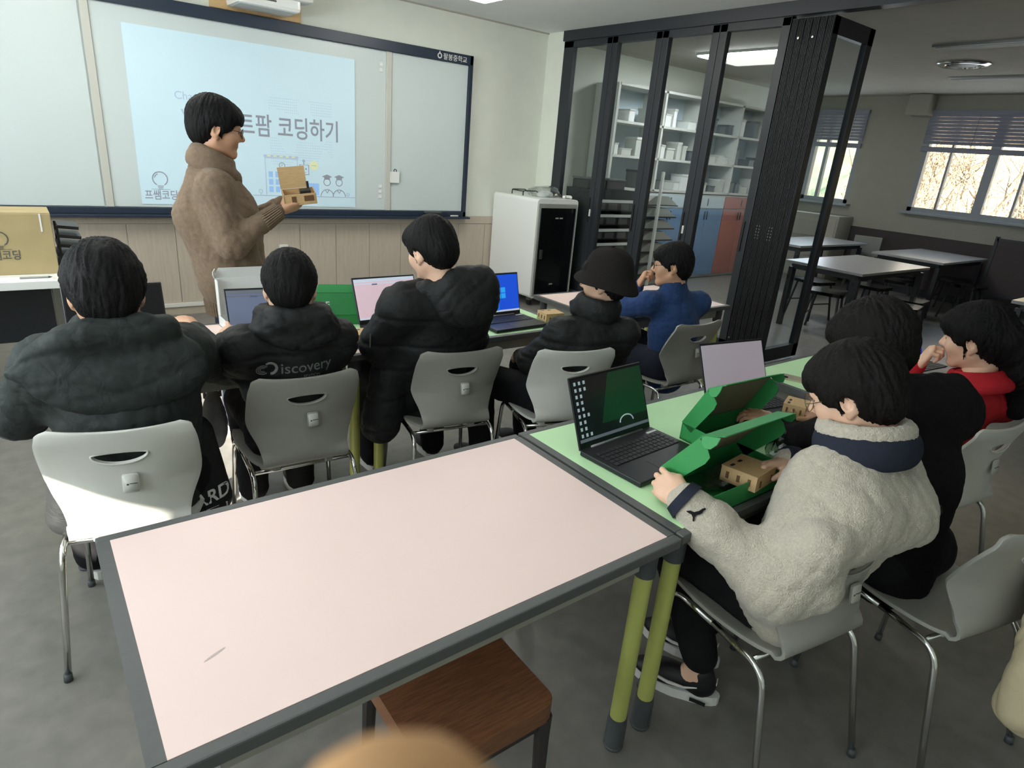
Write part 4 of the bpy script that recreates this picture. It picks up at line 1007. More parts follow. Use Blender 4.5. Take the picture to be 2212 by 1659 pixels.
def head_prims(jaw=1.0, nose=1.0):
    P = [ell((0, -.012, .035), (.075, .095, .087), k=.02), ell((0, .022, -.03), (.060*jaw, .070, .078), k=.03)]
    for s in (-1, 1):
        P += [cap((s*.050*jaw, -.004, -.05), (s*.014, .064, -.09), .020, .017, k=.025), ell((s*.036, .056, -.022), (.026, .028, .028), k=.03)]
    P += [ell((0, .072, -.092), (.022, .017, .016), k=.02), cap((-.034, .078, .026), (.034, .078, .026), .014, k=.02),
          cap((0, .086, .016), (0, .086+.022*nose, -.020), .008, .012, k=.014), ell((0.011, .094, -.026), (.009, .011, .008), k=.008), ell((-.011, .094, -.026), (.009, .011, .008), k=.008),
          cap((-.017, .083, -.051), (.017, .083, -.051), .0075, k=.006), cap((-.014, .081, -.063), (.014, .081, -.063), .0080, k=.006)]
    for s in (-1, 1): P += [ell((s*.031, .099, .004), (.017, .016, .011), k=.012, op='s')]
    for s in (-1, 1):
        rt = np.array(rotm(s*-24, -14, 0))
        P += [ell((s*.080, -.012, -.004), (.009, .021, .033), rt, k=.008), ell((s*.088, -.006, .000), (.008, .011, .019), rt, k=.006, op='s'), ell((s*.077, -.004, -.034), (.007, .009, .011), k=.008)]
    P += [cap((0, -.018, -.05), (0, -.026, -.15), .051, .051, k=.03)]
    return P
def strands(v, n, Mi, amp, seed=0):
    rs = np.random.RandomState(seed); A = np.array(Mi); p = v@A[:3, :3].T+A[:3, 3]
    th = np.arctan2(p[:, 0], p[:, 1]+.02); z = p[:, 2]; rr = np.hypot(p[:, 0], p[:, 1]); d = np.zeros(len(v))
    for fr, a in ((5, .5), (11, .4), (19, .45), (29, .5), (41, .5), (57, .5), (73, .45), (97, .4)):
        d += a*np.sin(fr*(th+.12*np.sin(3*th+14*z+rs.rand()*6)+.05*np.sin(9*th-33*z+rs.rand()*6))+rs.rand()*6+rs.uniform(-45, 45)*z)
    return amp*d/2*np.clip(rr/.05, .15, 1)
def hair_short(fringe=.022, nape=-.075, vol=1.0, sidez=-.012, part=0):
    P = [ell((0, -.014, .044), (.088*vol, .106*vol, .096*vol), k=.02), ell((0, -.050, -.005), (.074*vol, .064, .075), k=.03), ell((0, -.066, nape+.05), (.052, .036, .050), k=.03),
         ell((0, .056, .062), (.072*vol, .050, .042), k=.03)]
    for s in (-1, 1): P += [ell((s*.070*vol, -.004, .026), (.021, .052, .046), k=.02), cap((s*.070, .018, .02), (s*.072, .020, sidez-.018), .011, .005, k=.012)]
    P += [rbox((0, .135, fringe-.098), (.058, .060, .085), rd=.012, k=.012, op='s')]
    for s in (-1, 1): P += [ell((s*.098, -.008, -.018), (.028, .024, .034), k=.01, op='s'), rbox((s*.07, .075, -.09), (.03, .045, .07), rd=.01, k=.01, op='s')]
    return P
def hand(M4, s=1, curl=(20, 25, 15), spread=4, thumb=((.05, .045, -.012), (.058, .078, -.02)), fc=None, sc=1.0):
    """palm along +Y, back of the hand +Z, thumb on the side s*X"""
    P = [ell((0, .046, 0), (.040, .054, .0155), k=.012), cap((0, -.03, 0), (0, .02, 0), .026, .026, k=.02, n=(0, 0, 1), s=1.35)]
    for i, (x, y0, L_) in enumerate(((.029, .088, .070), (.0095, .092, .078), (-.0105, .089, .072), (-.029, .080, .056))):
        c = fc[i] if fc else curl; a = 0; p = V3(s*x, y0-.012, .001); seg = (.46, .31, .23); rad = (.0092, .0082, .0074, .0064)
        if i == 3: rad = tuple(r*.88 for r in rad)
        P.append(cap((s*x*.8, .05, 0), p, .011, rad[0], k=.010)); sp = R(spread*(1.5-i)*s)
        for j in range(3):
            a += R(c[j]); d = V3(math.sin(sp)*math.cos(a), math.cos(sp)*math.cos(a), -math.sin(a)); q = p+d*L_*seg[j]
            P.append(cap(p, q, rad[j], rad[j+1], k=.004)); p = q
    t0 = V3(s*.022, .018, -.006); t1 = V3(s*thumb[0][0], *thumb[0][1:]); t2 = V3(s*thumb[1][0], *thumb[1][1:])
    P += [cap(t0, t1, .0145, .0112, k=.012), cap(t1, t2, .0105, .0078, k=.004)]
    return xf(P, M4 @ Matrix.Scale(sc, 4))
def handM(w_, d, up):
    """wrist position, finger direction, back-of-hand direction"""
    y = Vector(d).normalized(); z = Vector(up); z = (z-y*z.dot(y)).normalized(); x = y.cross(z); return basis(w_, x, y, z)
def person(label, base, J, HM, skin, hands=(), jaw=1.0, eyes=True, group=None):
    root = thing('person', label, 'person', base, 0, group); V = []; F = []; nv = 0
    b = [cap(J['pel'], J['chest'], .115, .12, n=J.get('fwd', (0, 1, 0)), s=1.3), cap(J['ls'], J['rs'], .05, .05), cap(J['chest'], J['neck'], .07, .05)]
    for s in 'lr':
        b += chain([J[s+'s'], J[s+'e'], J[s+'w']], [.047, .038, .027]); b += chain([J[s+'h'], J[s+'k'], J[s+'a']], [.078, .052, .036]); b += [cap(J[s+'a'], J[s+'t'], .034, .028)]
    b += [cap(J['pel'], J['lh'], .09, .08), cap(J['pel'], J['rh'], .09, .08), cap(J['neck'], (HM @ Vector((0, -.03, -.1))), .05, .05)]
    for pr, res in [(b, .011), (xf(head_prims(jaw), HM), .0036)]+[(h, .0032) for h in hands]:
        v, f = sdf_mesh(pr, res); V.append(v); F.append(f+nv); nv += len(v)
    link('body', np_mesh('body', np.concatenate(V)-np.array(base), np.concatenate(F)), skin, root)
    if eyes:
        for s in (-1, 1):
            e = MB(); c = Vector((s*.030, .0745, .0045)); bm = bmesh.new(); bmesh.ops.create_uvsphere(bm, u_segments=14, v_segments=10, radius=.0118); bm.transform(HM @ Matrix.Translation(c) @ Matrix.Diagonal((1.2, 1, .8, 1)))
            bm.transform(Matrix.Translation(-Vector(base))); m_ = bpy.data.meshes.new('eye'); bm.to_mesh(m_); bm.free(); eo = link('eye', m_, 'eye_white', root)
            bm = bmesh.new(); bmesh.ops.create_uvsphere(bm, u_segments=12, v_segments=8, radius=.0062); bm.transform(Matrix.Translation(-Vector(base)) @ HM @ Matrix.Translation(c+Vector((0, .0082, 0)))); m_ = bpy.data.meshes.new('iris'); bm.to_mesh(m_); bm.free(); link('iris', m_, 'eye_dark', eo)
            pts = [HM @ Vector((s*(.012+.012*k), .0905-.004*k*k*.6, .0285+(.0035 if k == 1 else .001 if k == 2 else 0))) - Vector(base) for k in range(4)]
            MB().tube(pts, [.003, .0042, .004, .0015], 6).obj('eyebrow', 'hair', root, smooth=True)
        pts = [HM @ Vector((.021*t, .0905-.006*t*t, -.057)) - Vector(base) for t in (-1, -.5, 0, .5, 1)]
        MB().tube(pts, [.001, .0035, .004, .0035, .001], 6).obj('lips', 'lip', root, smooth=True)
    return root
def hair(root, base, HM, prims, m='hair', amp=.0035, seed=1, res=.0048, name='hair'):
    Mi = HM.inverted()
    return organic(name, xf(prims, HM), res, m, root, base, extra=lambda v, n: strands(v, n, Mi, amp, seed))
def glasses(root, base, HM, m, lensr=(.024, .02), rnd=True):
    B = Vector(base); g = None; off = Vector((0, 0, 0))
    for s in (-1, 1):
        c = Vector((s*.033, .104, .002)); n_ = 22
        pts = [HM @ (c+Vector((lensr[0]*math.cos(2*PI*k/n_), -.004*abs(math.cos(2*PI*k/n_)), lensr[1]*math.sin(2*PI*k/n_)))) - B for k in range(n_)]
        r = MB().tube(pts, .0014, 6, closed=True); o = r.obj('glasses_rim', m, root, smooth=True)
        if g is None: g = o
        MB().add(pts, [list(range(n_))]).obj('lens', 'lens', o)
        MB().tube([HM @ Vector((s*.057, .101, .006))-B, HM @ Vector((s*.074, .075, .008))-B, HM @ Vector((s*.082, -.005, .014))-B, HM @ Vector((s*.083, -.03, -.006))-B], .0015, 6).obj('temple', m, root, smooth=True)
    MB().tube([HM @ Vector((-.010, .106, .006))-B, HM @ Vector((0, .110, .010))-B, HM @ Vector((.010, .106, .006))-B], .0013, 6).obj('bridge', m, root, smooth=True)
def on_surface(me, target, d, off=.0012, sub=0):
    """lay a flat lettering mesh onto a curved garment by casting along d"""
    bm = bmesh.new(); bm.from_mesh(me)
    if sub: bmesh.ops.triangulate(bm, faces=bm.faces[:]); bmesh.ops.subdivide_edges(bm, edges=bm.edges[:], cuts=sub, use_grid_fill=False)
    tm = target.data; tree = BVHTree.FromPolygons([v.co for v in tm.vertices], [tuple(p.vertices) for p in tm.polygons])
    d = Vector(d).normalized()
    for v in bm.verts:
        h, n, i, ds = tree.ray_cast(v.co-d*.4, d)
        if h is not None: v.co = h-d*off
    bm.to_mesh(me); bm.free(); return me
def seated(pel, fwd, knee=.42, splay=.1, feetback=.05, kz=None, kd=None):
    """default legs for a seated figure; fwd is a unit xy direction"""
    f = V3(fwd[0], fwd[1], 0); f /= np.linalg.norm(f); r = V3(f[1], -f[0], 0); p = np.array(pel, float); J = {'pel': p, 'fwd': tuple(f)}
    for s, g in (('l', -1), ('r', 1)):
        J[s+'h'] = p+r*g*.09+V3(0, 0, -.01); J[s+'k'] = p+r*g*(.09+splay)+f*knee; J[s+'k'][2] = kz or .5
        J[s+'a'] = J[s+'k']-f*feetback; J[s+'a'][2] = .085; J[s+'t'] = J[s+'a']+f*.14; J[s+'t'][2] = .03
    return J
def trousers(root, base, J, m, r=(.094, .078, .062), res=.009, nm='trousers'):
    P = [cap(J['pel'], J['lh'], .11, .1, k=.04), cap(J['pel'], J['rh'], .11, .1, k=.04)]
    for s in 'lr': P += chain([J[s+'h'], J[s+'k'], J[s+'a']], r, k=.03)
    return organic(nm, P, res, m, root, base, fold=[dict(seed=3, amp=.008, freq=38)])
def shoes(root, base, J, upper='shoe_black', sole='shoe_white', mark=False):
    for s in 'lr':
        a = np.array(J[s+'a']); t = np.array(J[s+'t']); f = t-a; f[2] = 0; f /= np.linalg.norm(f); u = V3(0, 0, 1); x = np.cross(f, u); rt = np.stack([x, f, u], 1); c = V3(a[0], a[1], 0)+f*.07
        P = [ell(c+f*.05+V3(0, 0, .045), (.043, .095, .035), rt, k=.02), ell(c-f*.075+V3(0, 0, .06), (.038, .05, .05), rt, k=.03), cap(c-f*.07+V3(0, 0, .06), c-f*.07+V3(0, 0, .1), .042, .04, k=.02), ell(c+f*.02+V3(0, 0, .06), (.036, .08, .035), rt, k=.02)]
        sh = organic('shoe', P, .006, upper, root, base)
        out = []
        for q in range(24):
            an = 2*PI*q/24; out.append((math.cos(an)*(.047 if math.sin(an) > -.2 else .042), math.sin(an)*.142))
        bb = Vector(base); M4 = basis(Vector(c)-bb, Vector(x), Vector(f), Vector(u))
        MB().prism(out, .034, M4).obj('sole', sole, sh)
        if mark:
            sg = 1 if s == 'r' else -1
            for side in (-1, 1):
                pts = [M4 @ Vector((side*(.0445+.0015*k*0), y, z)) for k, (y, z) in enumerate(((-.07, .07), (-.03, .052), (.02, .05), (.06, .058), (.085, .075)))]
                MB().tube(pts, [.002, .004, .006, .005, .002], 6).obj('swoosh', sole, sh)
                MB().box((0, 0, 0), (.003, .05, .012)).obj('air_window', upper, sh).matrix_local = M4 @ Matrix.Translation((side*.0455, -.08, .018))
            MB().box((0, 0, 0), (.022, .003, .012)).obj('heel_mark', sole, sh).matrix_local = M4 @ Matrix.Translation((0, -.124, .082))
# ================================================================== PEOPLE
mat('ink_jacket', (150, 152, 146), .5)
def garment_arms(J, ru, rf, cuff, k=.03, rip=None, ripf=None):
    P = []
    for s in 'lr':
        P += [cap(J[s+'s'], J[s+'e'], ru[0], ru[1], k=k, rip=rip), cap(J[s+'e'], J[s+'w'], rf, cuff, k=k, rip=ripf or rip)]
    return P
# ------------------------------------------------------------------ teacher, standing, holding up an open wooden box
B0 = (.80, 3.40, 0)
HM = headM((.805, 3.385, 1.60), -97, 8, 0, 1.08)
J = dict(pel=(.82, 3.40, .95), chest=(.80, 3.40, 1.24), neck=(.77, 3.395, 1.44), fwd=(1, -.1, 0), rs=(.745, 3.235, 1.345), ls=(.80, 3.555, 1.345), re=(.785, 3.17, 1.10), rw=(1.0, 3.15, 1.255), le=(.89, 3.62, 1.1), lw=(1.09, 3.37, 1.27),
         lh=(.82, 3.49, .90), rh=(.82, 3.31, .90), lk=(.84, 3.50, .5), rk=(.84, 3.31, .5), la=(.82, 3.50, .08), ra=(.82, 3.31, .08), lt=(.97, 3.51, .03), rt=(.97, 3.28, .03))
hr = hand(handM((1.02, 3.15, 1.262), (1, .1, .25), (.15, -.55, -.85)), 1, fc=[(20, 30, 20), (18, 30, 20), (14, 28, 20), (10, 25, 20)], thumb=((.052, .04, -.02), (.062, .062, -.045)))
hl = hand(handM((1.09, 3.36, 1.275), (.6, -.75, .2), (.5, .55, -.6)), -1, curl=(25, 30, 20))
T = person('teacher standing in a brown shawl-collar sweater, holding up an open wooden box', B0, J, HM, 'skin', (hr, hl), jaw=1.02)
P = [cap((.835, 3.40, .88), (.80, 3.40, 1.2), .172, .182, n=(1, -.1, 0), s=1.0, k=.04), cap((.80, 3.40, 1.15), (.775, 3.395, 1.37), .18, .12, n=(1, -.1, 0), s=1.0, k=.05), cap(J['rs'], J['ls'], .075, .075, k=.05),
     cap((.75, 3.39, 1.33), (.70, 3.39, 1.2), .1, .12, k=.05), cap((.84, 3.40, .84), (.83, 3.40, .80), .14, .13, k=.03, n=(1, 0, 0), s=1.0)]
P += [cap(J['rs'], J['re'], .08, .078, k=.055), cap(J['re'], J['rw'], .074, .040, k=.02), cap(J['ls'], J['le'], .072, .068, k=.04), cap(J['le'], J['lw'], .066, .04, k=.02)]
sw = organic('sweater', P, .0085, 'sweater', T, B0, fold=[dict(seed=11, amp=-.009, freq=26, dirs=3), dict(seed=13, amp=-.009, freq=46, dirs=3), dict(seed=12, amp=-.005, freq=90)])
Pc = [tor((.775, 3.39, 1.46), .075, .082, .024, np.array(rotm(-97, -26, 0)), rz=.05), tor((.785, 3.39, 1.425), .088, .098, .026, np.array(rotm(-97, -24, 0)), rz=.035)]
organic('shawl_collar', Pc, .006, 'sweater', sw, B0, fold=[dict(seed=4, amp=-.004, freq=60)])
MB().box(Vector((.888, 3.37, 1.36))-Vector(B0), (.03, .012, .07), ch=.004).obj('placket', 'sweater', sw)
# ribbed cuff
wr = Vector(J['rw']); dd = (wr-Vector(J['re'])).normalized(); mb = MB(); q = dd.to_track_quat('Z', 'Y')
for k in range(26):
    a = 2*PI*k/26; c0 = q @ Vector((.043*math.cos(a), .043*math.sin(a), 0)); c1 = q @ Vector((.037*math.cos(a), .037*math.sin(a), 0)); mb.tube([wr-dd*.085+c0*1.05-Vector(B0), wr-dd*.04+c0*.97-Vector(B0), wr+dd*.008+c1-Vector(B0)], .0048, 5)
mb.obj('ribbed_cuff', 'sweater', sw, smooth=True)
mb = MB()
for k in range(60):
    a = 2*PI*k/60; mb.tube([Vector((.03+.135*math.cos(a), .142*math.sin(a), .785)), Vector((.03+.128*math.cos(a), .135*math.sin(a), .715))], .0075, 5)
mb.obj('ribbed_hem', 'sweater', sw, smooth=True)
trousers(T, B0, J, 'trouser_navy', (.085, .07, .06)); shoes(T, B0, J)
hair(T, B0, HM, hair_short(.028, -.07, 1.03, -.02), amp=.003, seed=2); glasses(T, B0, HM, 'glasses_dark', (.024, .021))
# box in the teacher's hands
tb = thing('open_wooden_box', 'open wooden box with raised lid held up by the teacher', 'box', (1.115, 3.17, 1.30), 0); tb.rotation_euler = (R(12), R(-8), R(-14)); t_ = .004
MB().box((0, 0, t_/2), (.15, .1, t_)).obj('base', 'wood_ply', tb)
for nm, c, d in (('side_wall', (-.073, 0, .027), (t_, .1, .05)), ('side_wall', (.073, 0, .027), (t_, .1, .05)), ('front_wall', (0, -.048, .027), (.15, t_, .05)), ('back_wall', (0, .048, .027), (.15, t_, .05))): MB().box(c, d).obj(nm, 'wood_ply', tb)
MB().box((.04, -.051, .03), (.045, .002, .026)).obj('cut_out', 'wood_burnt', tb); MB().box((-.03, -.051, .028), (.02, .002, .03)).obj('cut_out', 'wood_burnt', tb)
MB().box((-.015, .05, .105), (.125, .004, .1), Matrix.Rotation(R(-8), 4, 'X')).obj('lid', 'wood_ply', tb)
MB().box((.03, -.01, .045), (.05, .04, .03)).obj('module', 'metal_dark', tb); MB().cyl((.05, .035, .05), (.05, .035, .085), .006, n=8).obj('sensor', 'metal_dark', tb)

# ------------------------------------------------------------------ student A: dark green-black jacket with wide hood, back to us
B0 = (.19, 2.15, 0); f = (.09, 1, 0)
HM = headM((.175, 2.155, 1.135), -4, 12, 0, 1.1)
J = seated((.2, 2.12, .53), (.0, 1), .40, .06); J.update(chest=(.185, 2.14, .82), neck=(.175, 2.145, 1.02), ls=(.005, 2.13, .93), rs=(.36, 2.16, .92), le=(-.085, 2.30, .74), lw=(.10, 2.52, .79), re=(.49, 2.40, .80), rw=(.485, 2.62, .85))
hA = hand(handM((.485, 2.63, .865), (-.25, .8, .25), (.1, -.25, 1)), -1, fc=[(55, 70, 30), (65, 80, 30), (70, 80, 30), (70, 80, 30)], thumb=((.035, .05, -.03), (.012, .075, -.038)))
hA2 = hand(handM((.10, 2.53, .785), (.6, .8, -.05), (0, -.1, 1)), 1)
A = person('student in a dark hooded jacket sitting on the sunlit chair', B0, J, HM, 'skin', (hA, hA2), eyes=True)
P = [cap((.2, 2.12, .48), (.19, 2.13, .80), .185, .19, n=f, s=1.3, k=.06), cap((.19, 2.13, .78), (.18, 2.14, .95), .195, .14, n=f, s=1.2, k=.06), cap(J['ls'], J['rs'], .078, .078, k=.07)]
P += [cap(J['ls'], J['le'], .086, .076, k=.07), cap(J['le'], J['lw'], .075, .05, k=.04), cap(J['rs'], J['re'], .084, .076, k=.07), cap(J['re'], J['rw'], .074, .05, k=.04)]
P += [tor((.175, 2.15, 1.01), .085, .08, .03, np.array(rotm(-4, 12, 0)), rz=.05, k=.03)]
ja = organic('jacket', P, .0085, 'puffer_green', A, B0, fold=[dict(seed=21, amp=.008, freq=16, dirs=4, ridge=False), dict(seed=20, amp=-.010, freq=34, dirs=3), dict(seed=22, amp=-.006, freq=75, dirs=4)])
Ph = [ell((.175, 2.045, .93), (.235, .062, .135), np.array(rotm(-6, -26, 0)), k=.04), cap((.04, 2.09, 1.01), (-.075, 2.09, .94), .042, .02, k=.05), cap((.29, 2.11, 1.02), (.405, 2.14, .965), .042, .02, k=.05), cap((.06, 2.05, 1.035), (.3, 2.06, 1.04), .042, .042, k=.04), cap((.11, 2.04, 1.045), (.24, 2.045, 1.048), .04, .04, k=.04)]
organic('hood', Ph, .0075, 'puffer_green', ja, B0, fold=[dict(seed=23, amp=-.012, freq=34, dirs=3, ax=(.2, .3, 1)), dict(seed=24, amp=-.004, freq=80)])
tr_ = trousers(A, B0, J, 'trouser_black', (.105, .085, .07)); shoes(A, B0, J)
hair(A, B0, HM, hair_short(.03, -.082, 1.04), 'hair', .0032, 5)
# lettered hem pocket beside the chair
o = organic('jacket_skirt', [cap((.36, 2.18, .62), (.40, 2.12, .40), .075, .065, k=.04), cap((.3, 2.15, .6), (.33, 2.10, .42), .08, .07, k=.04), cap((.04, 2.12, .62), (-.01, 2.12, .45), .08, .06, k=.04)], .008, 'puffer', ja, B0, fold=[dict(seed=25, amp=-.002, freq=40)])
me = text_mesh('ARD', .062, bold=.02, align='RIGHT'); me.transform(basis(Vector((.452, 2.0, .425))-Vector(B0), Vector((1, -.1, .06)).normalized(), (0, 0, 1)))
link('lettering', on_surface(me, o, (0, 1, 0)), 'white_ink', o)
me = MB().box((0, 0, 0), (.12, .002, .03)).mesh('white_stripe'); me.transform(Matrix.Translation(Vector((.375, 2.0, .385))-Vector(B0))); link('white_stripe', on_surface(me, o, (0, 1, 0), .001, 2), 'white_ink', o)
o = thing('white_stylus', 'thin white stylus in the hand of the student on the sunlit chair', 'pen', (.445, 2.70, .885)); MB().tube([(-.09, -.02, -.025), (-.04, 0, .0), (.03, .015, .008)], .0035, 8).obj('barrel', 'white_gloss', o, smooth=True); MB().cyl((-.09, -.02, -.025), (-.105, -.026, -.033), .003, .0008, n=8).obj('tip', 'bin_grey', o)

# ------------------------------------------------------------------ student B: black jacket lettered on the back
B0 = (.75, 2.3, 0)
HM = headM((.735, 2.225, 1.098), -17, 16, 0, 1.02)
J = seated((.765, 2.31, .52), (.05, 1), .40, .015); J.update(chest=(.75, 2.25, .78), neck=(.74, 2.225, .985), ls=(.575, 2.25, .89), rs=(.91, 2.245, .885), le=(.55, 2.46, .75), lw=(.60, 2.655, .785), re=(.98, 2.44, .76), rw=(.93, 2.62, .785))
hb = hand(handM((.602, 2.66, .79), (.1, .9, .15), (-.75, -.1, .55)), 1, curl=(25, 30, 15), thumb=((.045, .05, .0), (.05, .082, .008)))
hb2 = hand(handM((.93, 2.62, .785), (-.3, .9, 0), (0, 0, 1)), -1)
Bp = person('student in a black lettered jacket seen from behind at the search-page laptop', B0, J, HM, 'skin_b', (hb, hb2))
f = (.05, 1, 0)
P = [cap((.755, 2.33, .49), (.75, 2.30, .76), .155, .175, n=f, s=1.3, k=.06), cap((.75, 2.285, .74), (.745, 2.24, .88), .182, .13, n=f, s=1.2, k=.06), cap(J['ls'], J['rs'], .074, .074, k=.07)]
P += [cap(J['ls'], J['le'], .08, .075, k=.06, rip=(.008, 3)), cap(J['le'], J['lw'], .072, .045, k=.03), cap(J['rs'], J['re'], .08, .075, k=.06, rip=(.008, 3)), cap(J['re'], J['rw'], .075, .045, k=.03)]
jb = organic('jacket', P, .0085, 'puffer', Bp, B0, fold=[dict(seed=31, amp=.006, freq=18, dirs=4, ridge=False), dict(seed=30, amp=-.006, freq=36, dirs=3, ax=(0, 0, 1)), dict(seed=32, amp=-.005, freq=80)], extra=quilt(.105, .007, .009, 3, .03))
Ph = [tor((.742, 2.225, 1.005), .10, .085, .036, np.array(rotm(-8, -8, 0)), rz=.04, k=.03), ell((.75, 2.15, .96), (.14, .05, .075), np.array(rotm(-5, -20, 0)), k=.03), cap((.67, 2.135, 1.005), (.81, 2.13, 1.005), .034, .034, k=.04), cap((.63, 2.19, .965), (.595, 2.26, .94), .036, .03, k=.03), cap((.85, 2.18, .965), (.885, 2.24, .945), .036, .03, k=.03)]
organic('hood', Ph, .0075, 'puffer', jb, B0, fold=[dict(seed=33, amp=-.012, freq=46, dirs=4), dict(seed=34, amp=-.004, freq=90)])
for body, sz, x, z in (('iscovery', .056, .668, .803), ('EDITION', .016, .745, .782)):
    me = text_mesh(body, sz, bold=.006); me.transform(basis(Vector((x, 2.0, z))-Vector(B0), Vector((1, 0, .035)).normalized(), (0, 0, 1))); link('lettering', on_surface(me, jb, (0, 1, 0), .0015), 'ink_jacket', jb)
def arc_mark(cx, cz, r0, r1, a0, a1):
    n_ = 14; out = [(cx+r1*math.cos(R(a0+(a1-a0)*k/n_)), cz+r1*math.sin(R(a0+(a1-a0)*k/n_))) for k in range(n_+1)]+[(cx+r0*math.cos(R(a1+(a0-a1)*k/n_)), cz+r0*math.sin(R(a1+(a0-a1)*k/n_))) for k in range(n_+1)]
    me = MB().prism(out, .001, basis(Vector((0, 2.0, 0))-Vector(B0), (1, 0, 0), (0, 0, 1))).mesh('logo_mark'); link('logo_mark', on_surface(me, jb, (0, 1, 0), .0015), 'ink_jacket', jb)
arc_mark(.636, .824, .017, .026, -85, 130)
for r in (.006, .012, .018): arc_mark(.612, .818, r, r+.003, 40, 320)
trousers(Bp, B0, J, 'trouser_black'); shoes(Bp, B0, J)
hair(Bp, B0, HM, hair_short(.03, -.07, .985), 'hair', .003, 8)
cl = thing('grey_tote', 'grey cloth bag hanging between the two leftmost students', 'bag', (.53, 2.62, .3)); organic('body', [ell((.53, 2.62, .46), (.05, .07, .12), k=.02), cap((.52, 2.6, .56), (.54, 2.63, .62), .03, .02)], .007, 'grey_cloth', cl, (.53, 2.62, .3), fold=[dict(seed=3, amp=-.012, freq=50)]); MB().tube(bez([(-.03, 0, .27), (-.03, 0, .37), (.03, 0, .37), (.03, 0, .27)], .03), .006, 6).obj('strap', 'grey_cloth', cl)

# ------------------------------------------------------------------ student C: long black hooded puffer coat
B0 = (1.42, 2.3, 0)
HM = headM((1.315, 2.235, 1.212), 12, 16, -4, 1.04)
J = seated((1.43, 2.40, .54), (.1, 1), .36, .08); J.update(chest=(1.395, 2.315, .84), neck=(1.345, 2.215, 1.09), ls=(1.20, 2.26, .99), rs=(1.52, 2.19, .99), le=(1.16, 2.40, .79), lw=(1.33, 2.56, .79), re=(1.62, 2.36, .78), rw=(1.6, 2.56, .79))
hc = hand(handM((1.34, 2.57, .785), (.4, .9, 0), (0, 0, 1)), 1); hc2 = hand(handM((1.6, 2.57, .785), (-.3, .9, 0), (0, 0, 1)), -1)
Cp = person('student in a long black hooded puffer coat with short hair', B0, J, HM, 'skin_b', (hc, hc2))
f = (.16, .98, 0)
P = [cap((1.43, 2.39, .50), (1.40, 2.33, .80), .155, .175, n=f, s=1.35, k=.06), cap((1.39, 2.31, .84), (1.37, 2.24, .99), .185, .13, n=f, s=1.2, k=.06), cap(J['ls'], J['rs'], .08, .08, k=.07), cap((1.22, 2.40, .68), (1.17, 2.38, .42), .085, .085, k=.06), cap((1.26, 2.45, .6), (1.19, 2.43, .40), .08, .08, k=.06)]
P += [cap(J['ls'], J['le'], .082, .075, k=.06), cap(J['le'], J['lw'], .074, .05, k=.04), cap(J['rs'], J['re'], .082, .075, k=.06), cap(J['re'], J['rw'], .074, .05, k=.04)]
jc = organic('coat', P, .0085, 'puffer', Cp, B0, fold=[dict(seed=41, amp=.006, freq=16, dirs=4, ridge=False), dict(seed=40, amp=-.006, freq=30, dirs=3, ax=(0, 0, 1)), dict(seed=42, amp=-.005, freq=80)], extra=quilt(.135, .007, .009, 4))
Ph = [ell((1.42, 2.135, 1.03), (.155, .085, .125), np.array(rotm(-12, -14, 0)), k=.04), cap((1.28, 2.2, 1.06), (1.22, 2.29, 1.01), .05, .035, k=.04), cap((1.36, 2.15, 1.10), (1.5, 2.14, 1.10), .06, .065, k=.04), cap((1.5, 2.14, 1.08), (1.55, 2.16, .99), .06, .05, k=.05), ell((1.33, 2.22, 1.19), (.068, .075, .10), k=.02, op='s')]
organic('hood', Ph, .0075, 'puffer', jc, B0, fold=[dict(seed=43, amp=-.014, freq=30, dirs=4), dict(seed=44, amp=-.004, freq=80)])
MB().tube([Vector((1.095, 2.33, .86))-Vector(B0), Vector((1.095, 2.335, .80))-Vector(B0)], .004, 6).obj('zip_pull', 'steel', jc)
trousers(Cp, B0, J, 'trouser_black'); shoes(Cp, B0, J)
hair(Cp, B0, HM, hair_short(.024, -.062, .985, -.02), 'hair', .0026, 11)

# ------------------------------------------------------------------ student D: felt bucket hat, dark jacket, turned to the board
B0 = (2.0, 2.15, 0)
HM = headM((2.15, 2.06, 1.075), 28, 4, 0, 1.0)
J = seated((2.02, 2.14, .52), (-.15, 1), .40, .08); J.update(chest=(2.08, 2.08, .74), neck=(2.13, 2.05, .935), ls=(1.96, 2.10, .835), rs=(2.24, 1.98, .835), le=(1.93, 2.26, .65), lw=(1.98, 2.42, .62), re=(2.33, 2.12, .66), rw=(2.2, 2.3, .62))
hd = hand(handM((1.98, 2.42, .625), (.3, .8, -.2), (-.6, 0, .7)), 1); hd2 = hand(handM((2.19, 2.31, .62), (-.5, .8, 0), (0, 0, 1)), -1)
Dp = person('student in a dark bucket hat and black jacket turned towards the teacher', B0, J, HM, 'skin_b', (hd, hd2))
f = (-.2, .98, 0)
P = [cap((2.03, 2.13, .47), (2.08, 2.08, .72), .16, .165, n=f, s=1.2, k=.05), cap((2.08, 2.08, .70), (2.10, 2.06, .82), .165, .12, n=f, s=1.15, k=.05), cap(J['ls'], J['rs'], .08, .08, k=.05)]
P += [cap(J['ls'], J['le'], .082, .076, k=.04), cap(J['le'], J['lw'], .074, .045, k=.03), cap(J['rs'], J['re'], .082, .076, k=.04), cap(J['re'], J['rw'], .074, .045, k=.03)]
jd = organic('jacket', P, .0085, 'puffer', Dp, B0, fold=[dict(seed=51, amp=.006, freq=18, dirs=4, ridge=False), dict(seed=50, amp=-.007, freq=36, dirs=3, ax=(0, 0, 1)), dict(seed=52, amp=-.005, freq=80)], extra=quilt(.115, .006, .009, 5))
Ph = [tor((2.125, 2.06, .955), .082, .086, .03, np.array(rotm(28, 4, 0)), rz=.06, k=.03), cap((2.03, 2.12, .935), (2.04, 2.15, .965), .02, .012, k=.02)]
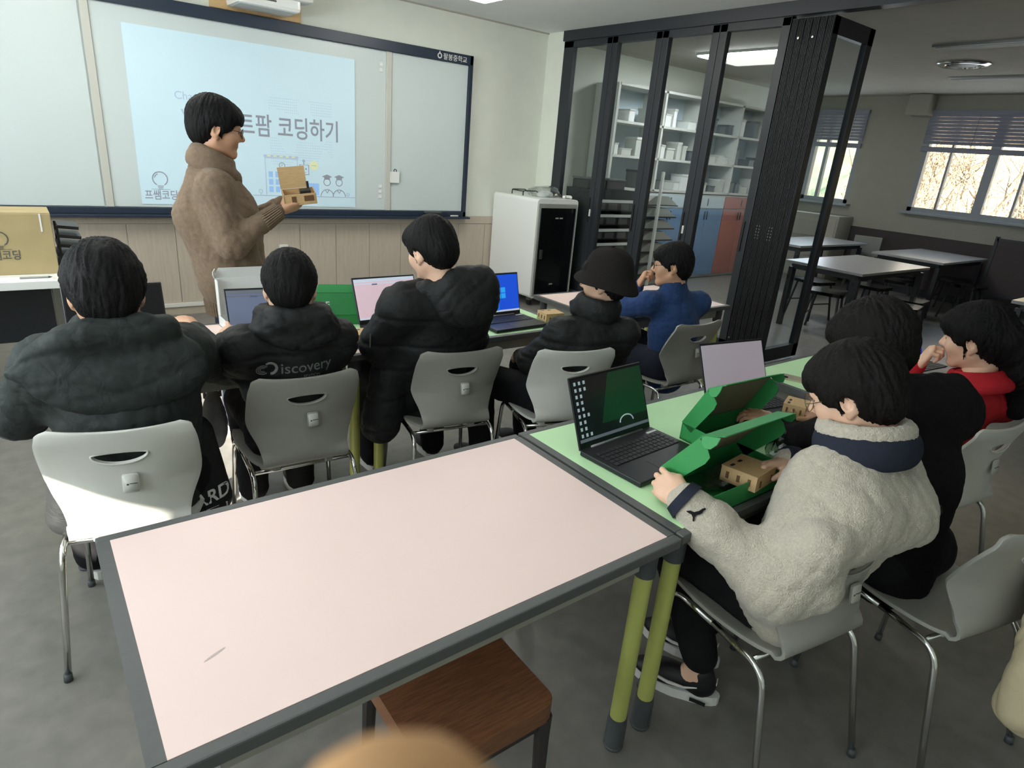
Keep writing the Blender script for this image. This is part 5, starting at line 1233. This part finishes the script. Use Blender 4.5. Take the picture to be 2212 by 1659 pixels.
organic('stand_collar', Ph, .007, 'puffer', jd, B0, fold=[dict(seed=53, amp=-.008, freq=50)])
trousers(Dp, B0, J, 'trouser_black'); shoes(Dp, B0, J)
hair(Dp, B0, HM, hair_short(.03, -.07, .98), 'hair', .003, 12)
hat = [(.001, .162), (.035, .159), (.065, .149), (.088, .128), (.101, .098), (.107, .068), (.111, .048), (.124, .024), (.143, -.004), (.146, -.010), (.142, -.011), (.120, .018), (.107, .042), (.102, .068), (.096, .095), (.082, .12), (.06, .138), (.001, .150)]
me = MB().lathe(hat, n=40).mesh('bucket_hat', True)
for v in me.vertices:
    a = math.atan2(v.co.x, v.co.y); v.co.z += .006*math.sin(3*a+.6)*(1 if v.co.z < .03 else .3)+(.012*math.cos(a) if v.co.z < .0 else 0); v.co.y *= 1.08
me.transform(Matrix.Translation(-Vector(B0)) @ HM @ Matrix.Translation((0, -.012, .0)) @ Matrix.Rotation(R(9), 4, 'X')); hat_o = link('bucket_hat', me, 'felt', Dp)
glasses(Dp, B0, HM, 'glasses_metal')

# ------------------------------------------------------------------ student E: blue sweatshirt, hand at his mouth
B0 = (2.95, 2.28, 0)
HM = headM((2.935, 2.30, 1.075), 38, 6, 4, 1.0)
J = seated((2.97, 2.24, .52), (0, 1), .42, .1); J.update(chest=(2.98, 2.25, .75), neck=(2.965, 2.28, .945), ls=(2.82, 2.33, .86), rs=(3.13, 2.22, .86), le=(2.77, 2.50, .775), lw=(2.845, 2.45, .93), re=(3.2, 2.43, .775), rw=(3.02, 2.56, .785))
he = hand(handM((2.845, 2.447, .935), (.10, -.25, .75), (-.6, .65, .1)), -1, fc=[(50, 70, 30), (60, 75, 30), (65, 80, 30), (65, 80, 30)], thumb=((.045, .05, -.02), (.05, .075, -.035)))
he2 = hand(handM((3.02, 2.56, .78), (-.5, .8, 0), (0, 0, 1)), -1)
Ep = person('student in a blue sweatshirt with glasses resting a hand on the mouth', B0, J, HM, 'skin', (he, he2))
f = (0, 1, 0)
P = [cap((2.97, 2.24, .46), (2.98, 2.25, .73), .15, .155, n=f, s=1.25, k=.05), cap((2.98, 2.25, .71), (2.965, 2.27, .88), .155, .10, n=f, s=1.2, k=.05), cap(J['ls'], J['rs'], .07, .07, k=.05), tor((2.955, 2.285, .965), .062, .06, .018, np.array(rotm(30, -8, 0)), rz=.03, k=.03)]
P += [cap(J['ls'], J['le'], .07, .06, k=.04), cap(J['le'], J['lw'], .058, .038, k=.02), cap(J['rs'], J['re'], .07, .06, k=.04), cap(J['re'], J['rw'], .058, .038, k=.03)]
organic('sweatshirt', P, .0085, 'blue_sweat', Ep, B0, fold=[dict(seed=61, amp=-.009, freq=30, dirs=3), dict(seed=62, amp=-.004, freq=80)])
trousers(Ep, B0, J, 'trouser_navy'); shoes(Ep, B0, J)
hair(Ep, B0, HM, hair_short(.022, -.07, 1.0), 'hair', .003, 14); glasses(Ep, B0, HM, 'glasses_dark', (.024, .019))

# ------------------------------------------------------------------ student F: cream fleece, bent over the green box
B0 = (1.6, .62, 0)
HM = headM((1.715, .675, 1.08), 8, 27, -2, 1.06)
J = seated((1.60, .67, .53), (.1, 1), .34, .06, feetback=.16); J.update(chest=(1.665, .64, .76), neck=(1.70, .625, .955), ls=(1.60, .635, .86), rs=(1.84, .59, .86), le=(1.385, .60, .65), lw=(1.318, .855, .775), re=(1.93, .66, .70), rw=(1.75, .815, .80),
    la=(1.535, .82, .085), lt=(1.475, .935, .03), ra=(1.68, .92, .085), rt=(1.64, 1.04, .03), lk=(1.5, .98, .5), rk=(1.72, 1.0, .5))
hf = hand(handM((1.316, .865, .778), (-.02, .9, .12), (-.8, .1, .55)), 1, fc=[(25, 45, 25), (30, 50, 25), (35, 50, 25), (40, 50, 25)], thumb=((.04, .05, -.012), (.035, .08, -.025)))
hf2 = hand(handM((1.74, .82, .80), (-.9, .32, .0), (.2, .5, .8)), -1, fc=[(15, 30, 20), (15, 30, 20), (18, 32, 20), (20, 35, 20)], thumb=((.04, .05, -.03), (.03, .08, -.042)))
Fp = person('student in a cream fleece jacket bent over the green box, wearing glasses', B0, J, HM, 'skin_b', (hf, hf2))
f = (.05, 1, 0)
P = [cap((1.60, .665, .50), (1.66, .63, .74), .16, .175, n=f, s=1.3, k=.06), cap((1.66, .62, .72), (1.70, .605, .88), .18, .12, n=f, s=1.3, k=.06), cap(J['ls'], J['rs'], .078, .078, k=.07), cap((1.41, .525, .79), (1.74, .47, .79), .062, .062, k=.07), cap((1.58, .55, .84), (1.78, .52, .82), .085, .085, k=.07), cap((1.46, .64, .56), (1.48, .60, .50), .09, .075, k=.06)]
P += [cap(J['ls'], J['le'], .086, .086, k=.07), cap(J['le'], (1.345, .78, .725), .083, .068, k=.05), cap((1.345, .78, .725), J['lw'], .068, .048, k=.03), cap((1.41, .55, .72), (1.43, .51, .68), .065, .05, k=.06), cap(J['rs'], J['re'], .085, .075, k=.04), cap(J['re'], J['rw'], .072, .044, k=.03)]
jf = organic('fleece_jacket', P, .0075, 'fleece', Fp, B0, fold=[dict(seed=71, amp=.007, freq=17, dirs=4, ridge=False), dict(seed=70, amp=-.010, freq=34, dirs=3), dict(seed=72, amp=.0018, freq=320, dirs=6, ridge=False), dict(seed=73, amp=.0016, freq=170, dirs=6, ridge=False)])
RC = np.array(rotm(-6, -12, 0))
organic('collar', [tor((1.715, .625, 1.0), .098, .098, .023, RC, rz=.030, k=.02)], .006, 'fleece', jf, B0, fold=[dict(seed=74, amp=.003, freq=320, dirs=6, ridge=False)])
organic('collar_band', [tor((1.712, .612, .962), .106, .104, .026, RC, rz=.044, k=.02)], .006, 'navy_knit', jf, B0)
for s in 'lr':
    wv = Vector(J[s+'w']); dv = (wv-Vector(J[s+'e'])).normalized(); MB().cyl(wv-dv*.004-Vector(B0), wv+dv*.024-Vector(B0), .058, .05, n=20).obj('cuff_binding', 'navy_knit', jf, smooth=True)
def patch(name, out, org, ax, ay, m, tgt, d, sub=2):
    me = MB().prism(out, .0008, basis(Vector(org)-Vector(B0), Vector(ax).normalized(), Vector(ay).normalized())).mesh(name); return link(name, on_surface(me, tgt, d, .004, sub), m, tgt)
patch('chest_label', rrect(.026, .018, .002), (1.80, .2, .86), (1, -.15, 0), (0, .1, 1), 'ink', jf, (0, 1, -.1))
# leaping-cat mark on the sleeve near the wrist
puma = [(-.034, .010), (-.020, .012), (-.006, .006), (.010, .010), (.022, .018), (.031, .021), (.034, .016), (.026, .010), (.022, .002), (.014, -.002), (.004, -.004), (-.002, -.012), (-.003, -.026), (-.008, -.026), (-.009, -.012), (-.014, -.002), (-.026, .004)]
patch('leaping_cat_mark', [(p[0]*.75, p[1]*.75) for p in puma], (1.19, .74, .84), (.78, -.62, .1), (.2, .26, .94), 'trouser_black', jf, Vector((.736, .468, -.488)), 0)
J2 = dict(J); J2['la'] = (1.53, .835, .16); J2['ra'] = (1.68, .93, .16); trousers(Fp, B0, J2, 'trouser_black', (.10, .076, .056)); shoes(Fp, B0, J, mark=True)
hair(Fp, B0, HM, hair_short(.030, -.075, 1.06, -.02), 'hair_brown', .004, 17); glasses(Fp, B0, HM, 'glasses_metal', (.025, .022))
wood_box(1.60, .855, .762, 0, 'small wooden kit box held by the student in cream fleece', .13, .11, .05, rot=(R(-2), R(2), R(8)))

# ------------------------------------------------------------------ student G: black hoodie, leaning to the keyboard
B0 = (2.1, .55, 0)
HM = headM((2.085, .81, 1.13), -8, 26, -3, 1.08)
J = seated((2.1, .56, .53), (.2, 1), .40, .08, feetback=.1); J.update(chest=(2.1, .60, .80), neck=(2.1, .70, 1.0), ls=(1.93, .70, .93), rs=(2.25, .60, .955), le=(1.98, .90, .775), lw=(2.04, 1.03, .785), re=(2.32, .84, .765), rw=(2.27, .97, .785))
hg = hand(handM((2.04, 1.04, .79), (-.12, .95, 0), (-.25, 0, 1)), 1, fc=[(15, 35, 20)]*4); hg2 = hand(handM((2.265, .975, .79), (-.35, .8, .1), (.1, -.2, 1)), -1, fc=[(20, 40, 25)]*4)
Gp = person('student in a black hoodie leaning towards the lilac-screen laptop', B0, J, HM, 'skin', (hg, hg2))
f = (.2, .98, .2)
P = [cap((2.06, .56, .47), (2.07, .62, .78), .14, .155, n=f, s=1.15, k=.06), cap((2.08, .62, .76), (2.1, .66, .92), .165, .13, n=f, s=1.15, k=.06), cap(J['ls'], J['rs'], .085, .085, k=.07), cap((2.17, .62, 1.02), (2.2, .60, 1.07), .05, .03, k=.05), ell((2.13, .58, 1.0), (.14, .075, .09), np.array(rotm(-14, -20, 0)), k=.04), tor((2.1, .70, 1.02), .085, .085, .035, np.array(rotm(-10, -20, 0)), rz=.05, k=.03)]
P += [cap(J['ls'], J['le'], .085, .07, k=.04), cap(J['le'], J['lw'], .062, .042, k=.03), cap(J['rs'], J['re'], .085, .075, k=.04), cap(J['re'], J['rw'], .07, .042, k=.03)]
organic('hoodie', P, .0085, 'hoodie_black', Gp, B0, fold=[dict(seed=81, amp=-.008, freq=28, dirs=3), dict(seed=82, amp=-.004, freq=70)])
trousers(Gp, B0, J, 'trouser_black'); shoes(Gp, B0, J)
hair(Gp, B0, HM, hair_short(.02, -.08, 1.1, -.03), 'hair_brown', .005, 19)
wood_box(2.235, 1.07, .775, 20, 'small wooden kit box in the hand of the student in the black hoodie', .1, .08, .045)

# ------------------------------------------------------------------ student H: red jacket, long dark hair
B0 = (2.88, .76, 0)
HM = headM((2.89, .765, 1.08), 2, 12, -6, 1.04)
J = seated((2.88, .76, .52), (.1, 1), .40, .08); J.update(chest=(2.88, .74, .74), neck=(2.885, .725, .925), ls=(2.73, .76, .835), rs=(3.05, .65, .835), le=(2.74, .97, .775), lw=(2.85, .925, .92), re=(3.15, .85, .77), rw=(3.08, 1.02, .785))
hh = hand(handM((2.85, .915, .93), (.06, -.3, .8), (-.4, .8, .2)), -1, fc=[(60, 80, 35), (65, 80, 35), (70, 85, 35), (70, 85, 35)]); hh2 = hand(handM((3.08, 1.02, .785), (-.4, .8, 0), (0, 0, 1)), -1)
Hp = person('student in a red collared jacket with long dark hair', B0, J, HM, 'skin_b', (hh, hh2))
f = (.2, .98, 0)
P = [cap((2.88, .81, .46), (2.88, .79, .72), .15, .155, n=f, s=1.3, k=.05), cap((2.88, .77, .72), (2.885, .735, .85), .16, .115, n=f, s=1.2, k=.06), cap(J['ls'], J['rs'], .076, .076, k=.06), cap((2.70, .74, .62), (2.68, .72, .46), .07, .08, k=.05)]
P += [cap(J['ls'], J['le'], .078, .068, k=.05), cap(J['le'], J['lw'], .064, .042, k=.03), cap(J['rs'], J['re'], .078, .068, k=.05), cap(J['re'], J['rw'], .064, .042, k=.03)]
jh = organic('jacket', P, .0085, 'red_jacket', Hp, B0, fold=[dict(seed=91, amp=-.008, freq=28, dirs=3), dict(seed=92, amp=-.004, freq=70)])
organic('collar', [tor((2.885, .72, .935), .082, .08, .018, np.array(rotm(0, -14, 0)), rz=.034, k=.02), tor((2.885, .705, .905), .10, .1, .016, np.array(rotm(0, -20, 0)), rz=.024, k=.02)], .006, 'red_jacket', jh, B0)
trousers(Hp, B0, J, 'trouser_black'); shoes(Hp, B0, J)
LH = hair_short(.018, -.085, 1.06, -.05)+[cap((.0, -.105, .0), (.04, -.135, -.13), .055, .055, k=.04), cap((.04, -.135, -.13), (.06, -.12, -.28), .055, .035, k=.04), cap((.06, -.06, -.03), (.085, -.08, -.16), .035, .03, k=.04)]
hair(Hp, B0, HM, LH, 'hair', .005, 23)

# ------------------------------------------------------------------ beige coat hung behind the black-hoodie student's chair
o = thing('beige_coat', 'long beige coat hanging from the back of the chair of the student in black', 'coat', (2.16, .12, 0))
Pc = [cap((2.02, .17, .70), (1.99, .13, .30), .055, .075, k=.04), cap((2.12, .15, .72), (2.10, .10, .28), .06, .08, k=.04), cap((2.22, .13, .70), (2.22, .08, .30), .055, .075, k=.04), cap((2.02, .185, .745), (2.24, .135, .745), .04, .04, k=.04)]
organic('body', Pc, .009, 'coat_beige', o, (2.16, .12, 0), fold=[dict(seed=95, amp=-.03, freq=26, dirs=4, ax=(1, 0, 0))])
# ------------------------------------------------------------------ the photographer's hand and phone: one fingertip strays before the lens
cm = cam.matrix_world.copy()
def camp(x, y, z): return cm @ Vector((x, y, z))
fb = camp(.03, -.12, .03)
o = thing('hand', 'hand of the person taking the photograph, one blurred fingertip before the lens', 'hand', fb)
P = chain([camp(-.0063, -.0274, -.034), camp(-.003, -.047, -.033), camp(.004, -.068, -.024), camp(.014, -.09, -.002)], [.0078, .0084, .009, .0105], k=.004)
for k in range(3): P += chain([camp(.024+.012*k, -.096-.012*k, .0), camp(.026+.012*k, -.088-.012*k, -.022), camp(.016+.012*k, -.078-.012*k, -.030), camp(.004+.012*k, -.080-.012*k, -.022)], [.010, .009, .008, .007], k=.004)
P += [ell(camp(.034, -.118, .03), (.034, .034, .040), k=.02), cap(camp(.03, -.12, .03), camp(.06, -.19, .08), .03, .028, k=.03), cap(camp(.06, -.19, .08), camp(.10, -.34, .18), .028, .036, k=.03), cap(camp(.03, -.10, .045), camp(.0, -.075, .026), .014, .010, k=.02)]
organic('palm_and_fingers', P, .0022, 'finger_skin', o, fb)
bm = bmesh.new(); bmesh.ops.create_uvsphere(bm, u_segments=16, v_segments=10, radius=1); bm.transform(Matrix.Translation(camp(-.0058, -.031, -.0395)-fb) @ cm.to_3x3().to_4x4() @ Matrix.Diagonal((.0052, .0062, .0030, 1))); m_ = bpy.data.meshes.new('nail'); bm.to_mesh(m_); bm.free(); link('nail', m_, 'finger_skin', o)
ph = thing('smartphone', 'dark smartphone held up in the hand of the person taking the photograph', 'phone', camp(0, -.03, .012))
me = MB().prism(rrect(.075, .152, .011), .008, Matrix.Translation((0, 0, -.008))).mesh('body', True); me.transform(cm.to_3x3().to_4x4()); link('body', me, 'black_gloss', ph)
